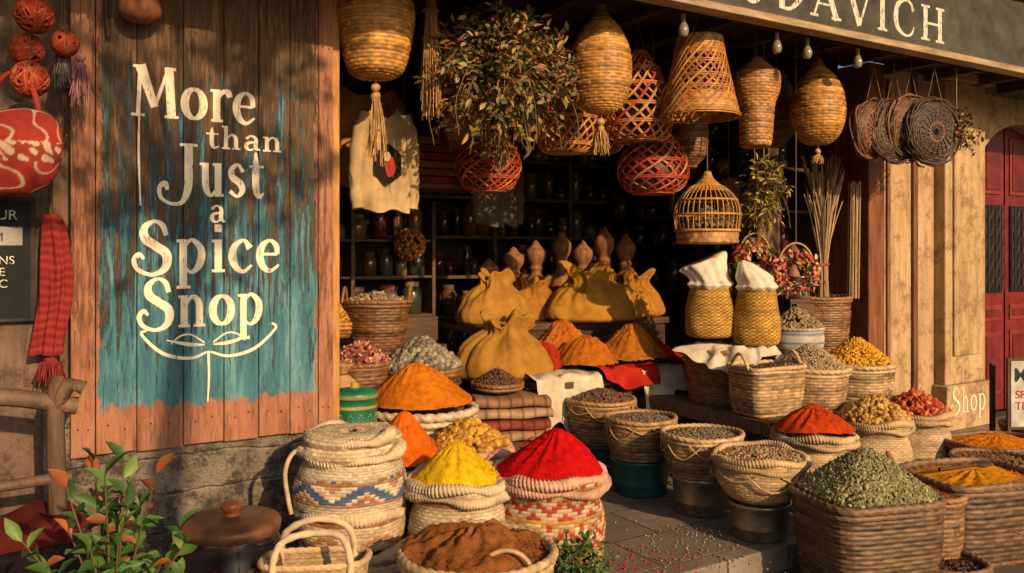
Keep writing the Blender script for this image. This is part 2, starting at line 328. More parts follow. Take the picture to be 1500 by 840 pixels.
# ------------------------------------------------------------------ world, sun, camera
D=Vector((.50,-.72,.36)).normalized()
w=bpy.data.worlds.new('World');S.world=w;w.use_nodes=True;nt=w.node_tree
sky=nt.nodes.new('ShaderNodeTexSky');sky.sky_type='NISHITA';sky.sun_disc=False;sky.sun_elevation=math.asin(D.z);sky.sun_rotation=math.atan2(D.x,D.y);sky.dust_density=4
bg=nt.nodes['Background'];bg.inputs[1].default_value=.08;nt.links.new(sky.outputs[0],bg.inputs[0])
l=bpy.data.lights.new('sun','SUN');l.energy=5.0;l.angle=math.radians(.6);l.color=(1,.67,.36);lo=bpy.data.objects.new('sun',l);lo.rotation_euler=D.to_track_quat('Z','Y').to_euler();S.collection.objects.link(lo)
cd=bpy.data.cameras.new('camera');cd.lens=30;cd.sensor_width=36;cd.shift_y=-50/1500;cd.clip_end=500;cam=bpy.data.objects.new('camera',cd);cam.location=(0,0,1.5);cam.rotation_euler=(math.pi/2,0,0);S.collection.objects.link(cam);S.camera=cam
S.view_settings.view_transform='Standard';S.view_settings.look='None'
# ------------------------------------------------------------------ setting (facade frame: x along front, y into shop)
ANG=math.atan2(.526,.85);OX,OY=-.959,4.44
def FG(name): return G(name,(OX,OY,0),ANG)
def fw(t,s,z=0): return (OX+.85*t-.526*s,OY+.526*t+.85*s,z)
mb=MB();mb.add([[-60,-60,-.12],[60,-60,-.12],[60,60,-.12],[-60,60,-.12]],Q=[[0,1,2,3]]);mb.build('ground',groundm,smooth=False)
g=FG('pavement');mb=MB();mb.box(-8,14,-1.19,0,-.2,0);mb.build('slabs',pavem,g,False)
mb=MB()
for i in range(22): mb.box(-8+i+.004,-7+i-.004,-1.31,-1.194,-.2,.002)
mb.build('kerb',pavem,g,False,.008)
g=FG('shop_building')
mb=MB();mb.box(-6,-.02,.0,.35,-.1,6);o=mb.build('left_wall',oldwall,g,False)
mb=MB();mb.box(-1.3,-.02,-.05,-.003,0,.82);mb.build('stone_base',stonem,g,False,.01)
mb=MB();mb.box(-.02,4.4,.003,3.3,-.1,.001);mb.build('shop_floor',pavem,g,False)
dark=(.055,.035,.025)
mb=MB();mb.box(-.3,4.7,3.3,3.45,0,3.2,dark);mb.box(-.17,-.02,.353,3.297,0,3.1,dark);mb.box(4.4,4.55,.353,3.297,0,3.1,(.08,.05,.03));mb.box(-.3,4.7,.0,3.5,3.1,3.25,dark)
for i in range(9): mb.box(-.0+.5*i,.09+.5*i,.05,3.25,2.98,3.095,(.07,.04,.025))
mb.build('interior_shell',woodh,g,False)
mb=MB();mb.box(4.62,5.35,.0,.35,0,3.0);mb.box(5.35,5.95,-.10,.35,.38,2.95);mb.box(5.31,5.99,-.14,.35,0,.38);mb.box(5.29,6.01,-.16,.35,2.95,3.12)
mb.box(5.95,14,.10,.4,2.9,6);mb.box(7.9,14,.0,.4,0,2.9);mb.box(-6,14,.353,.6,3.3,6)
mb.box(5.45,5.85,-.122,-.102,.62,2.7)
mb.build('cream_facade',cream,g,False,.012)
mb=MB();mb.box(4.40,4.6,-.05,.35,0,3.0,(.22,.075,.032));mb.box(5.02,5.08,-.03,-.003,0,3.0,(.20,.08,.035));mb.box(4.68,4.72,-.025,-.003,.2,2.9,(.25,.12,.055));mb.box(-.018,.045,-.06,.2,0,3.1,(.48,.24,.075))
mb.build('wooden_posts',woodm,g,False,.008)
mb=MB();cxx,rr=6.81,.82
for i in range(16):
    a0=math.pi*i/16;a1=math.pi*(i+1)/16
    P=[(cxx-rr*math.cos(a),z) for a,z in((a0,2.15+.55*math.sin(a0)),(a1,2.15+.55*math.sin(a1)))]
    mb.add([[P[0][0],.0,P[0][1]],[P[1][0],.0,P[1][1]],[P[1][0],.0,2.92],[P[0][0],.0,2.92],[P[0][0],.3,P[0][1]],[P[1][0],.3,P[1][1]]],Q=[[0,1,2,3],[0,4,5,1]])
mb.box(7.63,7.895,.0,.3,0,2.92)
mb.box(5.95,7.9,.45,.6,0,3)
mb.build('door_arch',cream,g,False)
RED=(.18,.018,.016)
mb=MB()
for lx in(6.0,6.83):
    mb.box(lx,lx+.80,.20,.25,0,2.75,RED)
    for a,b in((.06,.38),(.43,.75)):
        for z0,z1 in((.15,.75),(.85,1.0),(1.12,1.95),(2.05,2.6)):
            if z0==1.12:
                mb.box(lx+a,lx+b,.185,.199,z0,z1,(.02,.012,.012))
                for k in range(6):
                    xx=lx+a+(b-a)*k/5;mb.tube([(xx,.17,z0),(xx,.17,z1)],.006,(.03,.02,.02),5)
                for k in range(5):
                    zz=z0+.1+.16*k
                    for j in range(3):
                        xc=lx+a+(b-a)*(j+.5)/3;mb.tube([(xc+.045*math.cos(q),.168,zz+.06*math.sin(q)) for q in np.linspace(0,6.28,13)],.005,(.03,.02,.02),4)
            else:
                mb.box(lx+a,lx+b,.186,.199,z0,z1,(.24,.028,.022));mb.box(lx+a+.04,lx+b-.04,.176,.186,z0+.04,z1-.04,(.15,.016,.014))
mb.build('red_double_door',paintm,g,False,.005)
g=FG('shop_awning')
mb=MB();mb.box(-1.6,7.4,-.80,-.75,2.90,3.42,(.065,.065,.05));mb.build('fascia_board',plain,g,False,.006)
mb=MB();mb.box(-1.6,7.4,-.83,-.72,2.855,2.897,(.42,.30,.18));mb.box(-1.6,7.4,-.86,-.72,3.42,3.47,(.38,.25,.14));mb.box(-1.6,7.4,-.812,-.801,2.897,2.91,(.25,.16,.09));mb.build('fascia_trim',woodh,g,False,.006)
mb=MB();mb.box(-1.6,7.4,-.748,.0,3.02,3.08,(.08,.045,.028))
for i in range(16): mb.box(-1.4+i*.55,-1.34+i*.55,-.747,-.005,2.94,3.018,(.11,.06,.035))
mb.box(-1.7,7.9,-1.0,.35,3.50,3.54,(.08,.05,.035))
mb.build('awning_boards_and_rafters',woodh,g,False,.004)
def txt(s,size,loc,par,mat,name='lettering',ext=.003,off=0,rot=(math.pi/2,0,0),sx=1,spc=1):
    c=bpy.data.curves.new(name,'FONT');c.body=s;c.size=size;c.extrude=ext;c.offset=off;c.space_character=spc;o=bpy.data.objects.new(name,c);c.materials.append(mat);o.location=loc;o.rotation_euler=rot;o.scale=(sx,1,1);o.parent=par;S.collection.objects.link(o);return o
# ------------------------------------------------------------------ serif lettering from brush strokes
def ser(x0,x1,y,w=.06): return ('l',[(x0,y,w),(x1,y,w)])
GL={
'M':(1.06,[('l',[(.15,0,.08),(.2,1,.08)]),('l',[(.2,1,.22),(.52,.2,.16)]),('l',[(.52,.2,.07),(.84,1,.07)]),('l',[(.84,1,.18),(.9,0,.18)]),ser(0,.3,.03),ser(.74,1.06,.03),ser(.04,.26,.97),ser(.78,1,.97)]),
'o':(.62,[('c',[(.3+.22*math.sin(a),.33+.29*math.cos(a),.075+.10*abs(math.sin(a))) for a in np.linspace(0,6.2832,17)])]),
'r':(.5,[('l',[(.15,0,.16),(.15,.66,.16)]),('c',[(.17,.42,.05),(.28,.6,.09),(.42,.62,.14),(.47,.52,.12)]),ser(.02,.3,.03),ser(.0,.15,.63)]),
'e':(.6,[('l',[(.1,.36,.06),(.48,.36,.06)]),('c',[(.48,.36,.1),(.45,.54,.12),(.3,.64,.07),(.12,.52,.14),(.07,.3,.17),(.15,.1,.14),(.32,.02,.08),(.52,.14,.05)])]),
't':(.46,[('c',[(.2,.9,.04),(.2,.62,.15),(.2,.2,.16),(.28,.03,.11),(.43,.1,.04)]),ser(.02,.42,.62)]),
'h':(.64,[('l',[(.13,0,.15),(.13,1,.15)]),('c',[(.15,.42,.05),(.3,.62,.08),(.44,.52,.14),(.46,.25,.15),(.46,0,.15)]),ser(0,.27,.03),ser(.34,.6,.03),ser(0,.13,.97)]),
'a':(.6,[('c',[(.1,.5,.12),(.25,.64,.07),(.42,.52,.13),(.42,.14,.15),(.56,.03,.05)]),('c',[(.42,.38,.05),(.16,.32,.12),(.1,.14,.15),(.24,.02,.08),(.42,.14,.05)])]),
'n':(.66,[('l',[(.13,0,.15),(.13,.65,.15)]),('c',[(.15,.42,.05),(.3,.62,.08),(.46,.52,.14),(.48,.25,.15),(.48,0,.15)]),ser(0,.27,.03),ser(.35,.62,.03),ser(0,.13,.62)]),
'J':(.78,[('c',[(.55,1,.18),(.55,.55,.18),(.53,.15,.17),(.38,-.12,.1),(.1,-.16,.07),(-.16,-.05,.08),(-.2,.14,.09),(-.06,.22,.12),(.0,.1,.07)]),ser(.32,.78,.97)]),
'u':(.68,[('c',[(.15,.65,.15),(.15,.4,.15),(.17,.15,.14),(.3,.02,.08),(.46,.16,.05)]),('l',[(.49,.65,.15),(.49,0,.15)]),ser(.0,.15,.62),ser(.34,.49,.62),ser(.49,.64,.03)]),
's':(.54,[('c',[(.44,.5,.09),(.3,.64,.07),(.13,.55,.12),(.14,.4,.15),(.36,.27,.16),(.42,.13,.13),(.27,.02,.07),(.07,.12,.10)])]),
'i':(.34,[('l',[(.16,0,.15),(.16,.65,.15)]),('l',[(.16,.80,.15),(.16,.95,.15)]),ser(.02,.31,.03),ser(.02,.16,.62)]),
'c':(.58,[('c',[(.48,.48,.16),(.34,.64,.07),(.13,.52,.13),(.08,.3,.17),(.16,.1,.13),(.33,.01,.08),(.52,.14,.05)])]),
'p':(.68,[('l',[(.14,-.3,.15),(.14,.65,.15)]),('c',[(.16,.5,.05),(.32,.64,.08),(.5,.5,.14),(.53,.3,.16),(.45,.1,.13),(.3,.01,.07),(.16,.12,.05)]),ser(0,.3,-.28),ser(0,.14,.62)]),
'S':(.76,[('c',[(.6,.72,.10),(.52,.92,.11),(.34,.99,.07),(.15,.86,.14),(.17,.66,.18),(.38,.52,.18),(.6,.36,.19),(.58,.1,.15),(.32,-.03,.08),(.03,.06,.09),(-.06,.24,.1),(.04,.36,.09),(.14,.27,.06)])]),
'T':(.84,[('l',[(.4,0,.17),(.4,1,.17)]),ser(.03,.77,.965,.07),ser(.24,.56,.03),('l',[(.05,1,.05),(.05,.8,.05)]),('l',[(.75,1,.05),(.75,.8,.05)])]),
'U':(.86,[('c',[(.16,1,.17),(.16,.6,.17),(.18,.2,.15),(.4,.01,.08),(.62,.2,.07),(.64,.6,.07),(.64,1,.07)]),ser(0,.32,.97),ser(.52,.78,.97)]),
'D':(.86,[('l',[(.17,0,.17),(.17,1,.17)]),('c',[(.12,.97,.06),(.45,.93,.09),(.72,.5,.18),(.45,.07,.09),(.12,.03,.06)])]),
'A':(.88,[('l',[(.07,0,.06),(.4,1,.08)]),('l',[(.4,1,.17),(.76,0,.18)]),ser(.2,.6,.35,.05),ser(-.04,.2,.03),ser(.6,.9,.03)]),
'V':(.88,[('l',[(.1,1,.18),(.44,0,.17)]),('l',[(.44,0,.08),(.77,1,.06)]),ser(-.04,.24,.97),ser(.64,.9,.97)]),
'I':(.38,[('l',[(.16,0,.17),(.16,1,.17)]),ser(0,.32,.03),ser(0,.32,.97)]),
'C':(.82,[('c',[(.7,.72,.10),(.6,.93,.08),(.4,.99,.06),(.15,.82,.14),(.08,.5,.18),(.15,.18,.14),(.4,.01,.06),(.62,.07,.07),(.72,.28,.05)])]),
'H':(.92,[('l',[(.16,0,.17),(.16,1,.17)]),('l',[(.70,0,.17),(.70,1,.17)]),ser(.16,.7,.5,.06),ser(0,.32,.03),ser(0,.32,.97),ser(.54,.86,.03),ser(.54,.86,.97)]),
'O':(.88,[('c',[(.42+.33*math.sin(a),.5+.46*math.cos(a),.07+.11*abs(math.sin(a))) for a in np.linspace(0,6.2832,17)])]),
}
lay=[0]
def ribbon(mb,pts,y,smooth=True):
    P=crom(pts,7) if smooth else np.array(pts,float)
    xy=P[:,:2];w=P[:,2];t=np.gradient(xy,axis=0);t/=np.linalg.norm(t,axis=1)[:,None]+1e-9;n=np.stack([-t[:,1],t[:,0]],1)
    A=xy+n*w[:,None]/2;B=xy-n*w[:,None]/2;lay[0]+=1;yy=y-.00007*(lay[0]%14)
    V=np.array([[a[0],yy,a[1]] for a in A]+[[b[0],yy,b[1]] for b in B]);k=len(P)
    mb.add(V,Q=[[i,i+1,k+i+1,k+i] for i in range(k-1)],col=(1,1,1))
def word(mb,s,u0,u1,z,cap,y,heavy=1.0,gap=.06,tilt=0):
    tot=sum(GL[c][0] for c in s)+gap*(len(s)-1);k=(u1-u0)/tot;x=0
    for c in s:
        for ty,pts in GL[c][1]:
            ribbon(mb,[(u0+(x+p[0])*k,z+p[1]*cap,p[2]*heavy*(k+cap)/2) for p in pts],y,ty=='c')
        x+=GL[c][0]+gap
# ------------------------------------------------------------------ the painted board
bx,by=fw(-1.2,-.055)[:2]
g=G('painted_sign_board',(bx,by,.594),ANG)
mb=MB();xs=[0,.10,.27,.47,.655,.82,.975,1.12,1.2]
for i in range(8):
    mb.box(xs[i]+.002,xs[i+1]-.002,-.03-.0006*(i%3),0,0+.006*(i%2),2.5)
mb.build('planks',bdm,g,False,.003)
mb=MB();mb.box(.02,1.18,.001,.05,.08,.16,(.1,.06,.03));mb.box(.02,1.18,.001,.05,1.9,2.0,(.1,.06,.03));mb.build('battens',woodh,g,False)
mb=MB()
for i in range(8):
    for z in(.12,1.95):
        for q in(.3,.7): mb.pieces(np.array([[xs[i]+(xs[i+1]-xs[i])*q,-.0315,z+.012*math.sin(i*5+q*9)]]),np.array([[.0045,.002,.0045]]),np.array([(.05,.03,.02)]),False,np.eye(3)[None])
mb.build('nail_heads',metalm,g)
mb=MB();Y=-.0318;b0=.594
word(mb,'More',.245,.815,2.12-b0,.235,Y);word(mb,'than',.57,.935,1.995-b0,.11,Y);word(mb,'Just',.40,.85,1.765-b0,.245,Y)
word(mb,'a',.585,.665,1.642-b0,.125,Y);word(mb,'Spice',.27,.935,1.405-b0,.24,Y);word(mb,'Snop',.29,.85,1.15-b0,.23,Y)
ribbon(mb,[(.28,1.56,.008),(.277,1.35,.010),(.285,1.12,.006)],Y);ribbon(mb,[(.583,.44,.012),(.585,.32,.010),(.58,.2,.006)],Y)
ribbon(mb,[(.575,.435,.010),(.5,.41,.014),(.38,.44,.016),(.29,.53,.012),(.31,.55,.012)],Y);ribbon(mb,[(.592,.435,.010),(.68,.41,.014),(.80,.44,.016),(.9,.53,.012),(.885,.56,.012)],Y)
for sg in(-1,1):
    ribbon(mb,[(.585+sg*.02,.47,.006),(.585+sg*.09,.475,.018),(.585+sg*.19,.50,.005)],Y);ribbon(mb,[(.585+sg*.02,.48,.007),(.585+sg*.08,.52,.008),(.585+sg*.13,.515,.008),(.585+sg*.17,.48,.004)],Y)
mb.build('painted_lettering',letterm,g,False)
mb=MB();mb.lathe([(.0,.0),(.05,.003),(.085,.03),(.09,.07),(.07,.12),(.03,.15),(.0,.155)],(.27,-.13,1.93),(.30,.12,.05),28,smooth=4);mb.tube([(.14,-.05,2.1),(.14,-.06,1.95),(.15,-.06,1.86)],.008,(.10,.05,.03));mb.tube([(.27,-.04,2.12),(.27,-.13,2.12),(.27,-.13,2.07)],.008,(.10,.05,.03))
mb.build('copper_bell',woodm,G('hanging_copper_bell',(bx,by,.594),ANG))
fg=bpy.data.objects['shop_awning']
mb=MB();word(mb,'VITUDAVICH',1.35,4.2,2.955,.24,-.8005,1.0,.16);mb.build('serif_lettering',whitep,fg,False)
# ------------------------------------------------------------------ hanging baskets
def tassel(mb,z0,z1,r=.03,col=(.60,.34,.12),n=46,x=0,y=0):
    mb.pieces(np.array([[x,y,z0]]),np.array([[r*.55,r*.55,r*.7]]),np.array([col]))
    mb.pieces(np.array([[x,y,z0-r*1.1]]),np.array([[r*.7,r*.7,r*.5]]),np.array([col])*.8)
    for i in range(n):
        a=random.random()*6.28;q=math.sqrt(random.random());L=(z0-z1)*random.uniform(.7,1.03)
        mb.tube([(x+q*r*.4*math.cos(a),y+q*r*.4*math.sin(a),z0-r),(x+q*r*math.cos(a)*.9+random.uniform(-.006,.006),y+q*r*math.sin(a)*.9,z0-L*.5),(x+q*r*1.25*math.cos(a)+random.uniform(-.014,.014),y+q*r*1.25*math.sin(a),z0-L)],.0026,np.array(col)*random.uniform(.5,1.25),4)
def hbasket(name,x,y,zb,zt,prof,col=GOLD,rows=24,N=30,tas=None,ceil=2.98,seed=1,amp=.0055,tr=.03):
    g=G(name,(x,y,zb));mb=MB();H=zt-zb
    pr=[(a,b*H) for a,b in prof]
    weave(mb,pr,N,int(rows*1.35),amp,col,var=.8,seed=seed,wob=.02)
    if pr[0][0]>.02: rim(mb,pr[0][0],pr[0][1],.010,col,seed=seed)
    mb.tube([(0,0,H-.01),(0,0,ceil-zb)],.004,(.22,.12,.06),5)
    if tas: 
        mb.tube([(0,0,.02),(.004,0,-.03),(0,0,-.06)],.005,col,5);tassel(mb,-.05,tas-zb,tr)
    mb.build('woven_body',fiber,g);return g
bulb=lambda r:[(.01,0),(r*.45,.015),(r*.8,.12),(r,.36),(r*.93,.58),(r*.62,.78),(r*.25,.9),(r*.12,1)]
hbasket('hanging_wicker_lantern',-.72,4.5,2.42,2.95,[(.01,0),(.10,.01),(.155,.12),(.195,.45),(.2,.7),(.15,.9),(.05,1)],GOLD,26,32,tas=1.96,tr=.045,seed=3)
hbasket('hanging_wicker_lantern',.51,4.9,2.30,2.92,bulb(.178),GOLD,30,30,tas=2.06,tr=.04,seed=4)
hbasket('hanging_wicker_lantern',2.15,6.0,2.26,2.86,bulb(.19),GOLD,28,30,tas=2.12,tr=.035,seed=5)
hbasket('hanging_wicker_urn',1.63,5.7,2.21,2.80,[(.075,0),(.10,.03),(.12,.45),(.15,.62),(.155,.8),(.12,.86),(.09,.9),(.03,1)],(.48,.23,.07),26,28,seed=6)
hbasket('hanging_wicker_urn',1.98,6.4,2.30,2.86,[(.05,0),(.13,.2),(.14,.6),(.06,1)],BR,20,26,seed=7)
hbasket('hanging_wicker_urn',1.35,6.5,2.15,2.7,[(.05,0),(.13,.2),(.14,.6),(.06,1)],(.26,.12,.05),20,26,seed=17)
hbasket('hanging_wicker_urn',1.75,6.9,1.6,2.1,[(.10,0),(.15,.2),(.14,.6),(.06,1)],(.22,.11,.045),18,26,seed=18)
hbasket('hanging_wicker_basket',-.27,5.2,2.19,2.52,[(.02,0),(.12,.02),(.14,.3),(.155,1)],(.42,.20,.07),12,24,seed=8)
hbasket('hanging_wicker_basket',.15,5.9,2.3,2.62,[(.02,0),(.12,.02),(.14,.3),(.155,1)],(.32,.15,.05),12,24,seed=9)
hbasket('hanging_wicker_basket',-.35,6.1,2.25,2.6,[(.02,0),(.14,.02),(.17,.3),(.15,1)],(.28,.13,.05),12,24,seed=19)
def lattice(name,x,y,zb,zt,prof,cols,n=16,tw=1.1,r=.0055,ceil=2.98,inner=None,ringz=6,tas=None,seed=0):
    g=G(name,(x,y,zb));mb=MB();H=zt-zb;pr=crom([(a,b*H) for a,b in prof],6)
    d=np.hypot(*np.diff(pr,axis=0).T);L=np.concatenate([[0],np.cumsum(d)]);s=np.linspace(0,L[-1],34);R=np.interp(s,L,pr[:,0]);Z=np.interp(s,L,pr[:,1])
    for sg in(-1,1):
        for k in range(n):
            for dl in(0,.05):
                th=2*math.pi*k/n+dl+sg*tw*s/L[-1]*math.pi+.06*np.sin(s*20+k)
                rr=R*(1+.03*np.sin(2*th+seed))+sg*.004;c=np.array(cols[k%len(cols)])*random.uniform(.6,1.25)
                mb.tube(np.stack([rr*np.cos(th),rr*np.sin(th),Z],1),r*random.uniform(.7,1.05),c,5)
    for j in np.linspace(0,33,ringz).astype(int):
        if R[j]>.02:
            th=np.linspace(0,2*np.pi,40,endpoint=False)
            for q in(-.006,.006): mb.tube(np.stack([R[j]*np.cos(th),R[j]*np.sin(th),Z[j]+q+0*th],1),r*1.1,cols[0],5,True)
    top=R[-1]
    for k in range(3):
        a=k*2.09;mb.tube([(top*math.cos(a),top*math.sin(a),H),(top*.4*math.cos(a),top*.4*math.sin(a),H+.08),(0,0,H+.16)],.003,(.2,.1,.05),4)
    mb.tube([(0,0,H+.15),(0,0,max(H+.16,ceil-zb))],.004,(.2,.1,.05),5)
    if tas: tassel(mb,0,tas-zb,.025)
    if inner is not None: mb.lathe([(max(a-.02,.001),b) for a,b in pr],(0,0,0),inner,30)
    mb.build('lattice_body',fiber,g)
pot=[(.02,0),(.11,.01),(.16,.12),(.2,.45),(.17,.75),(.11,.95),(.09,1)]
REDS=[(.40,.055,.02),(.48,.15,.035),(.34,.035,.018)];OR=[(.54,.22,.05),(.46,.15,.04),(.58,.30,.09)]
lattice('hanging_red_lattice_basket',-.148,5.3,1.88,2.22,pot,REDS,18,inner=(.13,.02,.012))
lattice('hanging_rattan_lattice_basket',.34,5.5,2.14,2.70,[(.02,0),(.13,.01),(.19,.15),(.22,.4),(.17,.75),(.10,1)],OR,18,ringz=5)
lattice('hanging_red_lattice_basket',.80,5.4,2.21,2.76,[(.03,0),(.17,.01),(.21,.2),(.19,.5),(.13,.8),(.05,1)],[OR[0],REDS[0],OR[2]],16,ringz=7)
lattice('hanging_red_lattice_basket',.93,5.62,1.89,2.31,[(.02,0),(.14,.01),(.21,.15),(.23,.4),(.17,.75),(.07,1)],[REDS[0],OR[0],REDS[2]],16,inner=(.10,.02,.012))
lattice('hanging_wicker_lampshade',1.144,5.2,2.33,2.80,[(.24,0),(.225,.1),(.17,.6),(.145,.85),(.135,1)],OR,26,tw=.7,r=.0045,ringz=7)
lattice('hanging_rattan_lattice_basket',.60,6.0,2.2,2.72,[(.02,0),(.13,.01),(.19,.15),(.22,.4),(.17,.75),(.10,1)],OR,16,ringz=5)
g=bpy.data.objects['hanging_wicker_lampshade'];mb=MB();weave(mb,[(.236,.002),(.222,.06),(.2,.13)],44,8,.005,GOLD,seed=3,sm=3);weave(mb,[(.148,.36),(.14,.42),(.137,.47)],30,6,.005,GOLD,seed=3,sm=3);mb.build('woven_bands',fiber,g)
g=G('hanging_wicker_birdcage',(1.35,5.9,1.56));mb=MB()
weave(mb,[(.02,.0),(.2,.005),(.205,.03),(.21,.08)],40,5,.005,(.48,.25,.09),sm=3);rim(mb,.215,.09,.01,GOLD)
cp=crom([(.212,.08),(.225,.2),(.2,.3),(.13,.38),(.04,.43)],6)
for k in range(34):
    a=2*math.pi*k/34;mb.tube(np.stack([cp[:,0]*math.cos(a),cp[:,0]*math.sin(a),cp[:,1]],1),.004,np.array(GOLD)*random.uniform(.7,1.1),5)
for rr_,zz in((.226,.2),(.2,.3)): rim(mb,rr_,zz,.007,GOLD)
weave(mb,[(.15,.36),(.09,.405),(.04,.45),(.02,.50)],24,7,.005,GOLD,sm=3)
mb.tube([(0,0,.5),(0,0,1.42)],.004,(.2,.1,.05));mb.build('cage',fiber,g)
mb=MB();chunks(mb,.17,.16,.08,[(.16,.14,.07),(.2,.11,.05)],.02,300,seed=3);mb.build('dried_limes',nutm,g)
g=G('hanging_wicker_discs',(0,0,0));mb=MB()
def disc(mb,c,r,yaw,tilt,col,seed):
    r_=np.random.default_rng(seed);m2=MB();weave(m2,[(.02,-.012),(r*.3,-.02),(r*.6,-.015),(r*.85,0),(r*.96,.03)],26,13,.009,col,seed=seed,sm=3,wob=.03);rim(m2,r*.62,-.012,.010,tuple(np.array(col)*1.7),seed=seed)
    rim(m2,r*.28,-.018,.010,(.26,.12,.05),seed=seed)
    for k in range(20):
        a=k*math.pi/10;m2.tube([(r*.28*math.cos(a),r*.28*math.sin(a),-.028),(r*.62*math.cos(a+.25),r*.62*math.sin(a+.25),-.026),(r*.97*math.cos(a+r_.uniform(-.1,.1)),r*.97*math.sin(a),.02)],.0035,np.array(col)*r_.uniform(1.2,2.4),5)
    for k in range(34):
        a0=r_.random()*6.28;L_=r_.uniform(.8,3.2);q=np.linspace(0,1,14);rr_=r*r_.uniform(.82,1.06)*(1+.04*np.sin(q*9+k));aa=a0+L_*q
        m2.tube(np.stack([rr_*np.cos(aa),rr_*np.sin(aa),.015+.02*r_.normal()+.012*np.sin(q*7+k)],1),r_.uniform(.0035,.007),np.array(col)*r_.uniform(.6,2.2),5)
    M=Matrix.Rotation(yaw,3,'Z')@Matrix.Rotation(math.pi/2-tilt,3,'X');M=np.array(M)
    V=np.vstack(m2.V)@M.T+np.array(c);mb.add(V,Q=np.vstack(m2.Q),col=np.vstack(m2.C))
disc(mb,(2.58,6.08,2.38),.20,math.pi+.60,.06,(.14,.06,.025),1);disc(mb,(2.74,6.12,2.37),.22,math.pi+.40,-.04,(.08,.04,.02),2);disc(mb,(2.88,6.16,2.40),.23,math.pi+.5,.08,(.13,.06,.025),3);disc(mb,(3.03,6.12,2.36),.24,math.pi+.36,.03,(.05,.028,.016),4)
for X_,Y_ in((2.58,6.08),(2.74,6.12),(2.88,6.16),(3.03,6.12)):
    mb.tube([(X_-.06,Y_,2.55),(X_,Y_,2.82),(X_+.01,Y_,2.98)],.003,(.2,.1,.05),4);mb.tube([(X_+.06,Y_,2.55),(X_,Y_,2.82)],.003,(.2,.1,.05),4)
mb.build('discs',fiber,g)
def bush(name,x,y,z,rx,rz,n,cols,berries=0,L=.045,W=.016,down=.3,ceil=2.98,twigs=60,seed=0,bc=(.42,.025,.02),stray=0):
    g=G(name,(x,y,z));mb=MB();C=[];Dd=[]
    for i in range(twigs):
        d=rng.normal(size=3);d/=np.linalg.norm(d);d[2]-=down;rr=np.array([rx,rx,rz])*rng.uniform(.6,1.15)
        e=d*rr;m=e*.5+rng.normal(size=3)*.04;P=crom([(0,0,rz*.5),m,e],6);mb.tube(P,np.linspace(.004,.0015,len(P)),(.20,.12,.05),4)
        k=max(1,n//twigs);ts=rng.uniform(.3,1,k);idx=ts*(len(P)-1);i0=np.minimum(idx.astype(int),len(P)-2);f=(idx-i0)[:,None]
        C.append(P[i0]*(1-f)+P[i0+1]*f+rng.normal(size=(k,3))*.018);Dd.append(np.tile(d,(k,1))*.5+rng.normal(size=(k,3))*.8)
    for i in range(stray):
        a=rng.random()*6.28;q=rng.uniform(.2,1.0)*rx;P=crom([(q*.5*math.cos(a),q*.5*math.sin(a),0),(q*math.cos(a),q*math.sin(a),-rz*.7),(q*math.cos(a)*1.02+rng.normal()*.02,q*math.sin(a),-rz*rng.uniform(.95,1.25))],5);mb.tube(P,.0016,(.28,.17,.07),4)
    C=np.vstack(C);Dd=np.vstack(Dd);m=len(C);cs=np.array(cols)
    mb.leaves(C,Dd,L*rng.uniform(.6,1.3,m),W*rng.uniform(.7,1.3,m),cs[rng.integers(0,len(cs),m)]*rng.uniform(.4,1.5,(m,1)))
    mb.tube([(0,0,rz*.5),(0,0,max(.1,ceil-z))],.006,(.2,.12,.06),5)
    mb.build('dried_sprigs',leafm,g)
    if berries:
        m2=MB();ii=rng.integers(0,m,berries);m2.pieces(C[ii]*1.06,np.full((berries,3),.0085),np.array([bc])*rng.uniform(.5,1.4,(berries,1)),False);m2.build('berries',nutm,g)
bush('hanging_dried_herb_bunch',-.06,4.70,2.60,.41,.43,4600,[(.20,.17,.055),(.12,.12,.035),(.34,.24,.08),(.28,.13,.04)],360,twigs=200,L=.052,W=.021,down=.30,stray=30)
bush('hanging_dried_herb_bunch',1.74,5.9,2.00,.17,.27,1100,[(.30,.24,.055),(.20,.17,.04),(.38,.28,.07)],0,L=.05,W=.018,down=.5,twigs=60,stray=10)
bush('hanging_dried_herb_bunch',3.28,6.3,2.42,.16,.17,500,[(.28,.17,.08),(.2,.12,.05)],30,L=.04,W=.02,twigs=40)
g=G('hanging_raffia_tassel',(-.44,4.6,2.25));mb=MB();tassel(mb,.70,-.02,.05,(.50,.28,.11),130);mb.tube([(0,0,.7),(0,0,.78)],.006,(.3,.2,.1))
for z in(.55,.4): mb.tube([(.04*math.cos(a),.04*math.sin(a),z) for a in np.linspace(0,6.28,14)],.008,(.35,.12,.05))
mb.build('strands',strawm,g)
g=G('hanging_raffia_tassel',(-.06,4.95,2.0));mb=MB();tassel(mb,.25,-.02,.04,(.40,.24,.11),60);mb.tube([(0,0,.25),(0,0,.98)],.004,(.3,.2,.1));mb.build('strands',strawm,g)
for t in(1.65,2.42,2.70,3.2):
    X_,Y_,_=fw(t+.2,-.68);g=G('light_bulb',(X_,Y_,2.72));mb=MB();mb.tube([(0,0,.13),(0,0,.22)],.004,(.02,.02,.02),5);mb.lathe([(.001,0),(.02,.006),(.030,.03),(.028,.055),(.015,.085),(.014,.13)],(0,0,0),(.26,.22,.17),18,smooth=3);mb.build('bulb',glassm,g)
g=FG('bulb_cable');mb=MB()
P=[]
for k in range(60): t=.5+k*.1;P.append((t,-.70,2.87-.02*abs(math.sin(k*.55))))
mb.tube(P,.005,(.02,.02,.02),5);mb.build('cable',plain,g)
